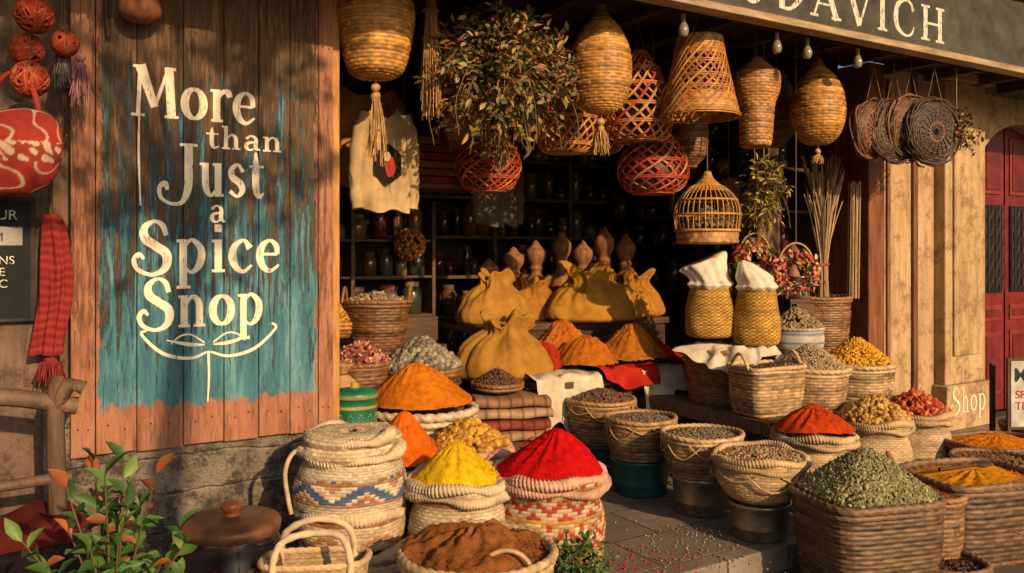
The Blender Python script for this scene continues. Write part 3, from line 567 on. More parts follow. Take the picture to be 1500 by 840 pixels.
def shirt(name,x,y,z,w,h,col,rz=0,printed=False):
    g=G(name,(x,y,z),rz);mb=MB();n=34;m=36
    for s_ in(1,-1):
        V=[]
        for j in range(m):
            v=j/(m-1)
            hw=w*.5*(1 if v<.78 else 1-.35*((v-.78)/.22)**2)*(1+.04*math.sin(v*5))
            if v>.96: hw*=.85
            for i in range(n):
                u=i/(n-1)*2-1
                yy=s_*-.035*(1-abs(u)**3)+(.010*math.sin(u*5+v*4)+.005*math.sin(u*12-v*9)+.008*math.sin(v*9+u*3))*(1.15-v)
                V.append((u*hw,yy,v*h-(.06*math.cos(u*1.57)*(1 if v>.9 else 0)*(v-.9)*10)+(.012*math.sin(u*5) if v<.05 else 0)))
        mb.add(V,Q=gridq(n,m,False),col=col)
    for sg in(-1,1):
        P=crom([(sg*w*.36,0,h*.93),(sg*w*.54,0,h*.72),(sg*w*.60,0.02,h*.3),(sg*w*.56,.0,.02*h)],8);r_=np.linspace(.055,.045,len(P))*w/.34*(1+.08*np.sin(np.arange(len(P))*1.3));mb.tube(P,r_,np.array(col)*.9,12)
    mb.tube([(-w*.3,0,h*.98),(0,0,h*1.06),(w*.3,0,h*.98)],.006,(.1,.05,.03));mb.tube([(0,0,h*1.05),(0,0,2.98-z)],.004,(.1,.05,.03))
    mb.build('garment',clothm,g)
    if printed:
        m2=MB();th=np.linspace(0,2*np.pi,7)[:-1];V=[(0,-.062,h*.45)]+[(.09*math.cos(a+.5),-.06,h*.45+.12*math.sin(a+.5)) for a in th]
        m2.add(V,T=[[0,i+1,(i+1)%6+1] for i in range(6)],col=(.02,.015,.015))
        V=[(.01,-.066,h*.42)]+[(.01+.055*math.cos(a)*(.6+.4*math.sin(3*a)),-.065,h*.42+.065*math.sin(a)) for a in th]
        m2.add(V,T=[[0,i+1,(i+1)%6+1] for i in range(6)],col=(.42,.05,.03))
        V=[(-.01,-.07,h*.52)]+[(-.01+.024*math.cos(a),-.069,h*.52+.03*math.sin(a)) for a in th]
        m2.add(V,T=[[0,i+1,(i+1)%6+1] for i in range(6)],col=(.6,.42,.24));m2.build('print',clothm,g,False)
shirt('hanging_printed_shirt',-.74,4.98,1.74,.29,.60,(.50,.36,.19),.45,True)
shirt('hanging_sweatshirt',-.95,5.35,1.92,.42,.62,(.42,.20,.05),.3)
shirt('hanging_sweatshirt',-.1,6.4,1.7,.3,.6,(.10,.08,.06),.5)
# ------------------------------------------------------------------ left display
def stand(name,x0,x1,y0,y1,z0,z1,col=(.15,.075,.038),rz=0,planks=5):
    g=G(name,((x0+x1)/2,(y0+y1)/2,z0),rz);mb=MB();w=(x1-x0)/2;d=(y1-y0)/2;h=z1-z0
    for i in range(planks):
        a=-d+2*d*i/planks;mb.box(-w,w,a+.003,a+2*d/planks-.003,h-.03,h,np.array(col)*random.uniform(.8,1.3))
    for sx in(-1,1):
        for sy in(-1,1): mb.box(sx*(w-.03)-.025,sx*(w-.03)+.025,sy*(d-.03)-.025,sy*(d-.03)+.025,0,h-.031,col)
    mb.box(-w+.01,w-.01,-d+.005,-d+.028,h-.12,h-.032,col);mb.box(-w+.06,w-.06,-d+.02,-d+.04,.06,.11,col)
    mb.build('slats_and_legs',woodh,g,False,.004);return g
stand('display_stand',-1.06,-.70,4.52,4.84,0,.50)
stand('display_stand',-1.25,-.28,4.95,5.36,0,.62)
stand('display_stand',-1.35,-.45,5.38,5.9,0,.87)
g=G('green_tin',(-.845,4.58,.50));mb=MB();GR=(.012,.17,.09);GO=(.50,.32,.09)
pr=[(.001,0),(.118,0),(.12,.01),(.12,.04),(.121,.045),(.121,.055),(.12,.06),(.12,.17),(.121,.175),(.121,.185),(.12,.19),(.118,.225),(.126,.226),(.126,.25),(.11,.262),(.04,.275),(.02,.28),(.02,.30),(.001,.302)]
cc=[GR,GR,GO,GR,GO,GO,GR,GR,GO,GO,GR,GR,GO,GR,GR,GR,GO,GO,GO];mb.lathe(pr,(0,0,0),np.array(cc),40)
for k in range(7):
    a=-math.pi/2+(k-3)*.45
    for q in range(10):
        b=q*math.pi/5;mb.pieces(np.array([[.121*math.cos(a+.1*math.cos(b)),.121*math.sin(a+.1*math.cos(b)),.115+.03*math.sin(b)]]),np.array([[.004,.004,.004]]),np.array([GO]),False)
mb.build('tin',paintm,g)
def pbasket(name,x,y,z0,r,h,bcol,hh,col,**k):
    kc={a:k.pop(a) for a in ('pw','edge','off','rough','tip') if a in k}
    g=basket(name,x,y,z0,r,h,bcol,**k);content(g,'powder',r*.97,h-.02,hh,k.get('p',2),k.get('ex',1),k.get('ey',1),k.get('seed',1),col=col,**kc);return g
def psack(name,x,y,z0,r,h,bcol,hh,col,**k):
    kc={a:k.pop(a) for a in ('pw','edge','off','rough','tip') if a in k}
    g=sack(name,x,y,z0,r,h,bcol,**k);content(g,'powder',r*.95,h-.01,hh,seed=k.get('seed',1),col=col,**kc);return g
ORG=(.62,.18,.012);ORG2=(.70,.14,.01);YEL=(.80,.50,.015);CRIM=(.55,.008,.01);BRN=(.26,.095,.028)
pbasket('spice_basket',-.53,5.0,0,.315,.585,PALE,.29,ORG,rows=20,N=36,rimc=CREAM,rima=.024,seed=11,pw=.85,edge=1.0,tip=.05,off=(-.03,0))
psack('spice_sack',-.55,4.36,0,.215,.40,CREAM,.30,ORG2,seed=2,pw=.85,edge=1.0,off=(-.02,0),tip=.03)
sack('spice_sack',-.225,4.52,0,.225,.465,CREAM,seed=3,rimc=(.60,.32,.22),pat=pat_red,kind='chunks',hh=.15,cols=[(.50,.26,.03),(.60,.34,.05),(.40,.18,.03)],size=.023,n=330,shape=(1,.8,.7))
psack('spice_sack',-.246,3.95,0,.245,.45,CREAM,.19,YEL,seed=4,pw=.95,edge=.80,pat=pat_ochre,tip=.03,off=(.01,0))
psack('spice_sack',.176,4.02,0,.265,.465,CREAM,.22,CRIM,seed=5,rimc=(.62,.36,.25),pat=pat_red,pw=.85,edge=.90,tip=.03,off=(-.03,.02))
g=G('stacked_woven_sacks',(-.73,3.9,0));mb=MB()
weave(mb,[(.1,.004),(.24,.006),(.265,.06),(.26,.13),(.235,.17)],64,14,.004,CREAM,wob=.03,seed=1,sub=3,cs=4,loc=(.03,-.02,0))
rim(mb,.235,.175,.026,CREAM,twist=90,nu=300,lump=.22,seed=3,wob=.03,loc=(.03,-.02,0),zw=.01)
weave(mb,[(.2,.19),(.24,.21),(.25,.27),(.235,.34)],64,13,.004,CREAM,pat=pat_ochre,wob=.03,seed=4,sub=3,cs=4);rim(mb,.235,.345,.024,CREAM,twist=90,nu=300,lump=.22,seed=5,wob=.03,zw=.01)
weave(mb,[(.2,.35),(.245,.37),(.255,.43),(.24,.50),(.21,.56),(.19,.575)],66,22,.004,(.64,.52,.37),pat=pat_blue,wob=.025,seed=6,sub=3,cs=4)
weave(mb,[(.19,.565),(.215,.59),(.22,.61),(.20,.64),(.205,.665),(.17,.69),(.02,.685)],60,17,.004,CREAM,wob=.06,seed=7,sub=3,cs=4);rim(mb,.21,.595,.022,CREAM,twist=90,nu=300,lump=.25,seed=8,wob=.06,zw=.014);rim(mb,.19,.66,.022,CREAM,twist=90,nu=300,lump=.25,seed=9,wob=.06,zw=.018)
P=crom([(-.2,-.06,.62),(-.25,-.10,.60),(-.275,-.12,.52),(-.26,-.12,.40),(-.25,-.11,.34)],5);mb.tube(P,.011,(.50,.38,.24))
mb.build('sacks',palm,g)
basket('nut_basket',-.91,5.12,.62,.185,.22,BR,rows=9,seed=21,kind='chunks',hh=.14,cols=[(.28,.06,.05),(.50,.32,.2),(.16,.05,.04),(.42,.14,.1)],size=.02,n=420,shape=(1,.6,.4))
basket('dried_lime_basket',-.55,5.22,.62,.24,.17,BR,rows=8,seed=22,kind='chunks',hh=.20,cols=[(.24,.20,.15),(.32,.27,.20),(.15,.12,.09)],size=.024,n=480,shape=(1,.85,.75))
basket('nut_basket',-.883,5.6,.87,.215,.31,BR,taper=.75,rows=13,seed=23,handles=True,kind='chunks',hh=.07,cols=[(.30,.21,.13),(.38,.27,.17),(.18,.12,.08)],size=.02,n=420)
basket('spice_basket',-1.16,5.58,.95,.17,.09,(.45,.2,.05),rows=5,seed=24,kind='chunks',hh=.2,cols=[(.62,.34,.03),(.52,.25,.03)],size=.014,n=700)
g=G('tied_cloth_pouch',(-.97,4.88,.62));mb=MB();mb.lathe([(.001,0),(.07,0),(.1,.05),(.09,.12),(.04,.17),(.025,.185),(.04,.21),(.06,.24),(.001,.22)],(0,0,0),(.48,.28,.14),40,smooth=4,folds=9,fa=.04,noise=.03);mb.tube([(.03*math.cos(a),.03*math.sin(a),.185) for a in np.linspace(0,6.2,14)],.006,(.2,.05,.03));mb.build('pouch',clothm,g)
g=G('folded_textile_stack',(-.03,5.8,.0),.2);mb=MB()
mb.box(-.27,.27,-.2,.2,0,.24,(.10,.055,.03))
for i,c in enumerate([(.36,.22,.12),(.24,.06,.04),(.40,.26,.15),(.28,.15,.08)]):
    z=.245+i*.075;n=60;m=16;V=[]
    for j in range(m):
        a=2*math.pi*j/m
        for k in range(n):
            u=k/(n-1)*2-1;px=(.27-.015*(i%2))*u;V.append((px,.21*np.sign(math.cos(a))*abs(math.cos(a))**.4+.006*math.sin(u*8+i),z+.037+.036*np.sign(math.sin(a))*abs(math.sin(a))**.6+.005*math.sin(u*5+i*2)))
    cc=np.tile(np.array(c),(len(V),1));cc[(np.arange(len(V))%n)%9<2]*=.55
    Q=gridq(n,m,False);b=(m-1)*n;Q=np.vstack([Q,[[b+k,b+k+1,k+1,k] for k in range(n-1)]]);mb.add(V,Q=Q,col=cc)
mb.build('folded_cloths',clothm,g)
basket('pepper_basket',-.10,5.8,.56,.17,.05,BR,rows=3,seed=25,kind='chunks',hh=.12,cols=[(.10,.05,.03),(.15,.07,.04)],size=.010,n=900,hi=False)
# ------------------------------------------------------------------ centre display
g=FG('display_table');mb=MB();mb.box(1.7,3.25,.55,1.55,.55,.6,(.14,.07,.04));mb.box(1.55,3.45,1.2,2.1,.9,.95,(.12,.06,.035))
for t in(1.75,3.2):
    for s_ in(.6,1.5): mb.box(t-.03,t+.03,s_-.03,s_+.03,0,.549,(.12,.06,.03))
mb.box(1.78,3.2,.62,.64,.1,.549,(.06,.03,.02));mb.box(1.6,3.42,1.22,1.25,.6,.9,(.06,.03,.02));mb.build('table',woodh,g,False,.006)
def drape(name,t,s,w,top,hang_,z,col,rz=0,seed=0,amp=.02,skew=0):
    X_,Y_,_=fw(t,s);g=G(name,(X_,Y_,z),ANG+rz);n=90;m=60;V=[]
    for j in range(m):
        q=j/(m-1)
        for i in range(n):
            uu=i/(n-1)*2-1;hg=hang_*(1+skew*uu+.22*math.sin(uu*4+seed)+.08*math.sin(uu*9+seed))
            v=q*(top+hg);u=uu*w/2*(1-.12*q*math.cos(uu+seed))
            a=amp*(math.sin(u*15+seed+v*5)+.6*math.sin(u*27+seed*2-v*7)+.5*math.sin(v*17+u*11+seed))
            if v<top: yy=top-v;zz=.012+abs(a)*.5+.012
            else:
                yy=-.012;zz=.024-(v-top);k=.5+(v-top)/max(hg,.01);yy-=(a+amp)*k*.7+.004
            V.append((u+.012*math.sin(v*17+seed),yy,zz))
    mb=MB();mb.add(V,Q=gridq(n,m,False),col=col);mb.build('cloth_sheet',clothm,g);return g
drape('white_cloth',1.92,.56,.55,.55,.30,.61,(.60,.51,.39),0,1,amp=.03,skew=-.4)
drape('red_cloth',2.45,.55,.5,.55,.12,.635,(.40,.022,.014),0,2,amp=.03,skew=.3)
drape('white_cloth',2.80,.54,.45,.4,.24,.615,(.60,.51,.39),0,3,amp=.026,skew=-.3)
drape('red_cloth',3.08,.5,.3,.5,.1,.645,(.38,.02,.014),0,5,amp=.03)
def conical(name,t,s,z,r,h,col,seed):
    X_,Y_,_=fw(t,s);g=G(name,(X_,Y_,z));mb=MB();heap(mb,r,h,0,col,pw=.85,edge=1.0,seed=seed,rough=1.8,tip=.06,off=(.02*math.sin(seed),0));mb.build('spice_heap',powder,g)
conical('spice_heap',2.28,.85,.63,.26,.26,(.48,.14,.015),1);conical('spice_heap',2.68,.80,.63,.28,.32,(.46,.17,.02),2);conical('spice_heap',2.02,1.0,.62,.22,.2,(.42,.035,.014),3);conical('spice_heap',2.3,1.15,.64,.28,.33,(.50,.15,.02),6);conical('spice_heap',3.02,.95,.62,.22,.22,(.38,.028,.014),4)
def wrap(name,t,s,z,r,h,col,seed,folds=5,lean=.0):
    X_,Y_,_=fw(t,s);g=G(name,(X_,Y_,z),ANG+.3*math.sin(seed));mb=MB()
    nt=160;th=np.linspace(0,2*np.pi,nt,endpoint=False);pr=crom([(r*1.0,0),(r*1.15,h*.08),(r*1.12,h*.28),(r*.92,h*.50),(r*.62,h*.68),(r*.46,h*.78),(r*.50,h*.90),(r*.60,h*1.0),(r*.42,h*1.0),(.01,h*.80)],6)
    R,Z=pr[:,0],pr[:,1];zn=np.clip(Z/h,0,1)[:,None];amp=.04+.24*np.exp(-((zn-.78)/.30)**2)
    f=np.abs(np.sin(folds*.5*th+.6*np.sin(zn*4+seed)))+.35*np.abs(np.sin((folds+2)*th+seed+zn*2))-.6
    RR=R[:,None]*(1+amp*f)
    V=np.stack([RR*np.cos(th)*1.15,RR*np.sin(th)*.8,Z[:,None]+0*th+zn**3*h*.09*np.sin(3*th+seed)+zn**3*h*.05*np.sin(7*th)],-1).reshape(-1,3)
    d=.02*sn(V,12,seed,4);V=V+V*np.array([1,1,0])*d[:,None]*3+np.array([0,0,1])*d[:,None]*.4;V[:,0]+=lean*np.repeat(zn[:,0]**2,nt)*h
    V[:,2]=np.maximum(V[:,2],0)
    mb.add(V,Q=gridq(nt,len(pr)),col=col);mb.build('wrapped_cloth',clothm,g)
YC=(.44,.22,.032)
wrap('ochre_cloth_bundle',1.85,1.45,.95,.25,.38,(.38,.19,.035),1,6,.15);wrap('ochre_cloth_bundle',2.72,1.28,.95,.33,.42,YC,6,8,-.15);wrap('ochre_cloth_bundle',3.18,1.4,.95,.25,.36,(.42,.19,.03),3,6,.2);wrap('ochre_cloth_bundle',2.3,1.6,.95,.24,.32,(.36,.16,.03),4,7,.1);wrap('ochre_cloth_bundle',1.66,.98,.60,.27,.42,(.34,.17,.03),5,7,.1)
def turned(name,t,s,z,h,r,col):
    X_,Y_,_=fw(t,s);g=G(name,(X_,Y_,z));mb=MB();mb.lathe([(r*.7,0),(r*.8,.02),(r*.5,h*.12),(r,h*.3),(r*.9,h*.45),(r*.45,h*.56),(r*.6,h*.62),(r*.5,h*.66),(r*.8,h*.75),(r*.85,h*.85),(r*.4,h*.93),(r*.25,h*.97),(.001,h)],(0,0,0),col,28,smooth=3);mb.build('turned_body',woodm,g)
for i,(t,s_,h) in enumerate([(2.35,1.95,.60),(2.6,1.98,.66),(2.85,1.95,.74),(3.05,1.9,.66),(3.22,1.8,.78),(2.1,1.95,.5),(3.38,1.7,.72)]): turned('turned_wooden_mill',t,s_,.95,h,.105,(.32,.14,.06))
# ------------------------------------------------------------------ bucket row
def bucket(name,x,y,r,h,mat,col):
    g=G(name,(x,y,0));mb=MB();mb.lathe([(.001,.002),(r*.86,.002),(r*.88,.012),(r*.90,h*.3),(r*.915,h*.31),(r*.92,h*.34),(r*.97,h*.9),(r*1.01,h*.92),(r*1.02,h),(r*.95,h),(r*.9,h*.8),(.001,h*.78)],(0,0,0),col,44,noise=.014,ns=9,seed=int(x*9))
    for sg in(-1,1): mb.tube([(sg*r*1.0,-.03,h*.75),(sg*(r*1.0+.02),-.02,h*.72),(sg*(r*1.0+.02),.02,h*.72),(sg*r*1.0,.03,h*.75)],.004,col,6)
    mb.build('bucket_body',mat,g)
TEAL=(.010,.09,.095);ZN=(.50,.43,.33)
bucket('teal_bucket',.614,5.9,.2,.2,paintm,TEAL);bucket('teal_bucket',.805,5.35,.185,.22,paintm,TEAL);bucket('zinc_bucket',1.103,4.96,.175,.215,metalm,ZN);bucket('zinc_bucket',1.31,4.52,.16,.19,metalm,ZN)
seeds=[(.14,.07,.04),(.20,.11,.07),(.10,.05,.03)]
basket('seed_basket',.614,5.9,.2,.235,.285,(.26,.14,.065),taper=.85,rows=11,seed=31,rimc=TAN,kind='chunks',hh=.09,cols=seeds,size=.012,n=1300,hi=False,pw=1)
basket('seed_basket',.805,5.35,.22,.215,.245,(.26,.15,.07),taper=.85,rows=10,seed=32,rimc=TAN,kind='chunks',hh=.035,cols=[(.20,.16,.12),(.12,.09,.07)],size=.010,n=1300,hi=False)
basket('seed_basket',1.103,4.96,.215,.225,.235,(.30,.18,.085),taper=.82,rows=10,seed=33,rimc=PALE,kind='chunks',hh=.03,cols=[(.13,.09,.06),(.2,.13,.07),(.28,.21,.13)],size=.011,n=1300,hi=False)
sack('seed_basket',1.31,4.52,.19,.245,.235,(.56,.39,.21),rows=20,N=54,ra=.018,seed=34,prof=[(.08,.004),(.13,.01),(.19,.05),(.225,.11),(.235,.17),(.24,.235)],kind='chunks',hh=.03,cols=[(.28,.22,.1),(.42,.13,.06),(.14,.12,.07),(.5,.38,.2)],size=.011,n=1300,hi=False)
def ropes(x,y,z,r,n=9,drop=.06,col=(.46,.31,.16)):
    mb=MB()
    for k in range(n):
        a0=2*math.pi*k/n;a1=a0+2*math.pi/n*random.uniform(1.1,1.6);dr=drop*random.uniform(.5,1.4)
        P=[((r+.014)*math.cos(a),(r+.014)*math.sin(a),-dr*math.sin(math.pi*f)+random.uniform(-.003,.003)) for f,a in zip(np.linspace(0,1,10),np.linspace(a0,a1,10))];mb.tube(P,.0045,np.array(col)*random.uniform(.7,1.2),5)
    return mb
for (x,y,z,r) in [(.805,5.35,.44,.21),(1.103,4.96,.42,.22),(1.31,4.52,.37,.24),(.614,5.9,.46,.235)]:
    mb=ropes(x,y,z,r);mb.build('rope_swags',strawm,G('basket_rope',(x,y,z)))
basket('wicker_basket',.34,6.15,.2,.12,.34,(.28,.12,.05),rows=14,N=20,seed=35,kind='chunks',hh=.05,cols=[(.12,.05,.02)],size=.012,n=300,hi=False)
stand('wooden_crate',.22,.46,6.03,6.27,0,.2)
# ------------------------------------------------------------------ right bench
g=FG('display_bench');mb=MB()
for i in range(6): a=-.60+i*.21;mb.box(2.66,4.2,a+.003,a+.206,.405,.445,np.array((.18,.11,.065))*random.uniform(.8,1.3))
mb.box(2.66,4.2,-.63,-.603,.35,.44,(.14,.085,.05));mb.box(2.63,2.657,-.6,.66,.35,.44,(.18,.11,.06))
for t in(2.72,3.4,4.12):
    for s_ in(-.55,.58):
        mb.lathe([(.03,0),(.045,.03),(.025,.07),(.045,.15),(.03,.22),(.045,.28),(.035,.34),(.04,.404)],(t,s_,0),(.16,.09,.05),16,smooth=2)
mb.build('bench',woodh,g,False,.004)
g=FG('wooden_crate');mb=MB()
for k in range(3): mb.box(3.35,4.2,-.18,-.155,.45+k*.095,.535+k*.095,(.15,.08,.045));mb.box(3.325,3.348,-.18,.5,.45+k*.095,.535+k*.095,(.13,.07,.04))
mb.box(3.33,4.2,-.17,.5,.725,.742,(.15,.08,.05));mb.build('crate',woodh,g,False,.003)
basket('wicker_basket',1.513,6.1,.446,.275,.37,(.24,.125,.055),taper=.86,rows=16,N=30,seed=41)
basket('wicker_basket',1.667,5.6,.446,.235,.31,(.40,.26,.125),taper=.88,rows=13,N=30,p=5,ex=.95,ey=.7,rz=ANG-.1,seed=42,rimc=PALE,handles=True,kind='chunks',hh=.01,cols=[(.10,.06,.03)],size=.014,n=300)
basket('grain_basket',2.02,5.78,.446,.25,.275,(.38,.24,.12),taper=.84,rows=12,N=30,seed=43,rimc=PALE,rima=.017,kind='chunks',hh=.18,cols=[(.44,.33,.20),(.34,.25,.15)],size=.009,n=2600,hi=False,pw=1)
basket('spice_basket',2.46,6.1,.446,.255,.26,(.46,.31,.16),taper=.86,rows=12,N=30,seed=44,rimc=PALE,rima=.017,kind='chunks',hh=.20,cols=[(.62,.30,.015),(.68,.38,.02),(.5,.21,.015)],size=.015,n=1300,pw=1)
g=G('striped_bowl_of_nuts',(2.10,6.3,.744));mb=MB();pr=crom([(.12,0),(.17,.03),(.195,.1),(.19,.2)],6);cc=np.tile(np.array((.46,.42,.36)),(len(pr),1));cc[::4]=(.12,.18,.24);mb.lathe(pr,(0,0,0),cc,44);rim(mb,.19,.2,.012,(.42,.37,.3));mb.build('bowl',palm,g)
content(g,'chunks',.185,.18,.16,seed=4,cols=[(.24,.17,.08),(.32,.23,.12)],size=.019,n=420)
basket('wicker_basket',2.37,6.58,.744,.225,.41,(.26,.13,.055),taper=.85,rows=18,N=28,seed=45,kind='chunks',hh=.02,cols=[(.05,.03,.02)],size=.02,n=100)
def netbag(x,y,z,r,h,top,lean,seed,point=False):
    g=G('net_sack_of_spice',(x,y,z),0);mb=MB()
    m2=lambda ri,ci,rows,N,base:base*(np.where((ri+ci)%2==0,1.25,.6))[...,None]
    weave(mb,[(r*.3,.0),(r*.88,.005),(r*1.03,h*.15),(r*1.0,h*.5),(r*.84,h*.85),(r*.78,h)],44,40,.0045,(.50,.28,.05),pat=m2,wob=.03,seed=seed,sub=3,cs=4)
    mb.build('net_body',palm,g)
    P=[(r*.80,h-.03),(r*.92,h-.005),(r*.80,h+.025),(r*.80,h+top*.35)]+([(r*.55,h+top*.6),(r*.32,h+top*.85),(r*.05,h+top)] if point else [(r*.88,h+top*.65),(r*.98,h+top*.9),(r*.8,h+top),(.001,h+top*.93)])
    m4=MB();m4.lathe(P,(0,0,0),(.68,.61,.50),110,smooth=6,folds=6,fa=.06,noise=.09,seed=seed,ns=20);V=m4.V[0];k=np.clip((V[:,2]-h)/top,0,1);V[:,2]+=k*(V[:,0])*(.4 if not point else .08);V[:,0]+=lean[0]*k**1.5;V[:,1]+=lean[1]*k**1.5;V[:,1]*=1-.35*k
    m3=MB();m3.add(V,Q=m4.Q[0],col=m4.C[0]);m3.build('white_cloth_top',clothm,g)
netbag(1.40,6.03,.905,.165,.37,.17,(-.06,.03),1);netbag(1.70,5.93,.862,.15,.40,.19,(-.10,.0),2,True)
g=G('white_cloth',(1.54,5.98,.80),-.2);mb=MB();n=140;V=[]
rr=np.linspace(0,1,46)
for q in rr:
    for k in range(n):
        a=2*math.pi*k/n;f=1+.12*math.sin(4*a)+.08*math.sin(9*a+1)+.04*math.sin(15*a);R_=.33*q*f
        z=.045-max(0,q-.70)*.36*(1+.6*math.sin(3*a+.5))+.014*math.sin(7*a+q*9)*q+.008*math.sin(17*a+q*20)*q
        V.append((R_*1.08*math.cos(a),R_*.78*math.sin(a),z+.01))
mb.add(V,Q=gridq(n,46),col=(.62,.54,.42));mb.build('cloth_sheet',clothm,g)
g=G('bundle_of_dried_sticks',(2.38,6.52,1.16));mb=MB()
for i in range(110):
    a=random.random()*6.28;q=math.sqrt(random.random());L=random.uniform(.7,1.1);s_=random.uniform(.5,1.25)
    mb.tube(crom([(q*.045*math.cos(a),q*.045*math.sin(a),-.1),(q*.03*math.cos(a),q*.03*math.sin(a),.25),(q*.08*math.cos(a)+random.uniform(-.02,.02),q*.06*math.sin(a),L*.7),(q*.15*math.cos(a)+random.uniform(-.03,.03),q*.1*math.sin(a),L)],3),.0045,np.array((.46,.32,.18))*s_,5)
mb.tube([(.04*math.cos(a),.04*math.sin(a),.25) for a in np.linspace(0,6.28,14)],.008,(.3,.05,.03));mb.build('sticks',strawm,g)
g=G('bundle_of_dried_sticks',(2.60,6.5,1.35),1);mb=MB()
for i in range(22):
    a=random.random()*6.28;q=math.sqrt(random.random())*.045;mb.tube([(q*math.cos(a),q*math.sin(a),-.2),(q*math.cos(a)*.8+.03,q*math.sin(a),.25),(q*math.cos(a)*1.6+.07,q*math.sin(a),.6+random.random()*.1)],.007,np.array((.44,.29,.15))*random.uniform(.6,1.2),6)
mb.build('sticks',strawm,g)
def garland(name,x,y,z,r,cols,seed):
    g=G(name,(x,y,z));mb=MB();r_=np.random.default_rng(seed);n=300;a=r_.random(n)*6.28;rr=r*(.6+.75*r_.random(n))
    C=np.stack([rr*np.cos(a),(r_.random(n)-.5)*.10,rr*np.sin(a)*.9-.02*np.abs(np.cos(a))],1);mb.leaves(C,r_.normal(size=(n,3))+np.array([0,0,-.6]),.055,.028,np.array(cols)[r_.integers(0,len(cols),n)])
    mb.pieces(C[:90],np.full((90,3),.015),np.array(cols)[r_.integers(0,len(cols),90)],False);mb.tube([(r*1.0*math.cos(b),0,r*1.5*math.sin(b)) for b in np.linspace(0,3.14,16)],.008,(.42,.25,.1));mb.tube([(0,0,r*1.5),(0,0,2.98-z)],.003,(.25,.14,.07),4);mb.build('dried_flowers',leafm,g)
FC=[(.46,.05,.03),(.55,.33,.06),(.2,.2,.06),(.40,.12,.16),(.5,.16,.05),(.55,.42,.3)]
garland('dried_flower_garland',1.72,6.05,1.47,.11,FC,1);garland('dried_flower_garland',1.98,5.95,1.37,.13,FC,2)
g=G('zinc_can',(2.17,6.45,1.15));mb=MB();mb.lathe([(.001,0),(.07,0),(.075,.01),(.085,.16),(.09,.17),(.08,.17),(.07,.03)],(0,0,0),(.4,.36,.3),28);mb.build('can',metalm,g)
stand('wooden_shelf',2.08,2.33,6.38,6.6,.744,1.15)
turned('turned_wooden_mill',3.72,.12,1.16,.42,.05,(.28,.13,.06))
# ------------------------------------------------------------------ front right sacks/baskets
psack('spice_sack',1.80,5.08,0,.24,.42,(.58,.42,.24),.19,(.54,.06,.01),seed=51,ra=.02,pw=.8,edge=.97,tip=.05)
sack('spice_sack',2.32,5.46,0,.225,.425,(.58,.42,.24),seed=52,ra=.02,kind='chunks',hh=.16,cols=[(.46,.26,.05),(.55,.34,.08),(.36,.18,.04)],size=.022,n=420,shape=(1,.8,.6))
sack('date_sack',2.72,5.76,0,.225,.415,(.54,.38,.22),seed=53,ra=.02,kind='chunks',hh=.15,cols=[(.42,.055,.02),(.32,.03,.015),(.52,.16,.045)],size=.024,n=380,shape=(1,.65,.6))
basket('seed_basket',1.72,4.15,-.12,.30,.44,(.15,.085,.045),taper=.86,rows=17,N=36,p=4.5,ex=1.0,ey=.82,rz=.25,amp=.010,rima=.02,rimc=(.19,.11,.06),seed=54,kind='chunks',hh=.24,cols=[(.25,.25,.10),(.17,.18,.07),(.36,.32,.17),(.2,.16,.08)],size=.0135,n=3800,shape=(1,.7,.35),pw=.95)
g=pbasket('spice_basket',2.50,4.62,-.12,.36,.42,(.15,.085,.045),.05,(.62,.25,.015),taper=.88,rows=15,N=38,p=4.5,ex=.95,ey=.72,rz=.3,rima=.02,rimc=(.21,.12,.07),seed=55,amp=.010)
mb=MB();mb.tube(crom([(-.25,-.02,.47),(-.1,0,.465),(.05,.03,.46)],6),.010,(.10,.05,.03));mb.pieces(np.array([[.10,.04,.458]]),np.array([[.07,.045,.014]]),np.array([(.10,.05,.03)]),R=np.eye(3)[None]);mb.build('wooden_spoon',woodm,g)
pbasket('spice_basket',2.16,4.42,-.12,.17,.38,(.26,.14,.065),.05,BRN,taper=.85,rows=13,N=22,seed=56)
basket('wicker_tray',2.14,4.20,-.12,.17,.10,(.2,.11,.06),rows=5,N=24,p=3,rz=.3,seed=57,kind='chunks',hh=.01,cols=[(.08,.04,.02)],size=.01,n=200)
pbasket('spice_basket',3.15,5.55,0,.31,.27,(.17,.095,.045),.07,(.62,.20,.015),taper=.85,rows=11,N=32,seed=58,rimc=(.23,.13,.07),p=3,ey=.8,rz=.3)
pbasket('spice_basket',3.78,6.1,0,.25,.26,(.24,.14,.07),.08,(.54,.12,.02),rows=10,N=26,seed=59)
basket('wicker_basket',2.85,5.05,-.0,.22,.28,(.17,.095,.045),rows=11,N=26,seed=60,kind='chunks',hh=.02,cols=[(.2,.1,.03)],size=.012,n=400)
g=G('wooden_scoop',(2.06,4.42,.26),.3);mb=MB();mb.lathe([(.001,0),(.03,.01),(.05,.06),(.045,.12),(.02,.15),(.012,.2),(.012,.3),(.001,.31)],(0,0,0),(.30,.15,.07),16,smooth=2);o=mb.build('scoop',woodm,g);o.rotation_euler=(.2,-.7,0)
g=G('white_menu_board',(3.66,6.0,0),.1);mb=MB();mb.box(-.2,.2,-.02,.0,.26,.76,(.10,.06,.04));mb.box(-.18,.18,-.026,-.0205,.28,.74,(.52,.50,.44));mb.box(-.2,-.17,-.02,0,0,.26,(.1,.06,.04));mb.box(.17,.2,-.02,0,0,.26,(.1,.06,.04));mb.box(-.2,-.17,.15,.18,0,.7,(.1,.06,.04));mb.box(.17,.2,.15,.18,0,.7,(.1,.06,.04));mb.build('board',plain,g,False,.003)
inkm=wornpaint('ink',(.02,.03,.04),(.2,.2,.2),.3)
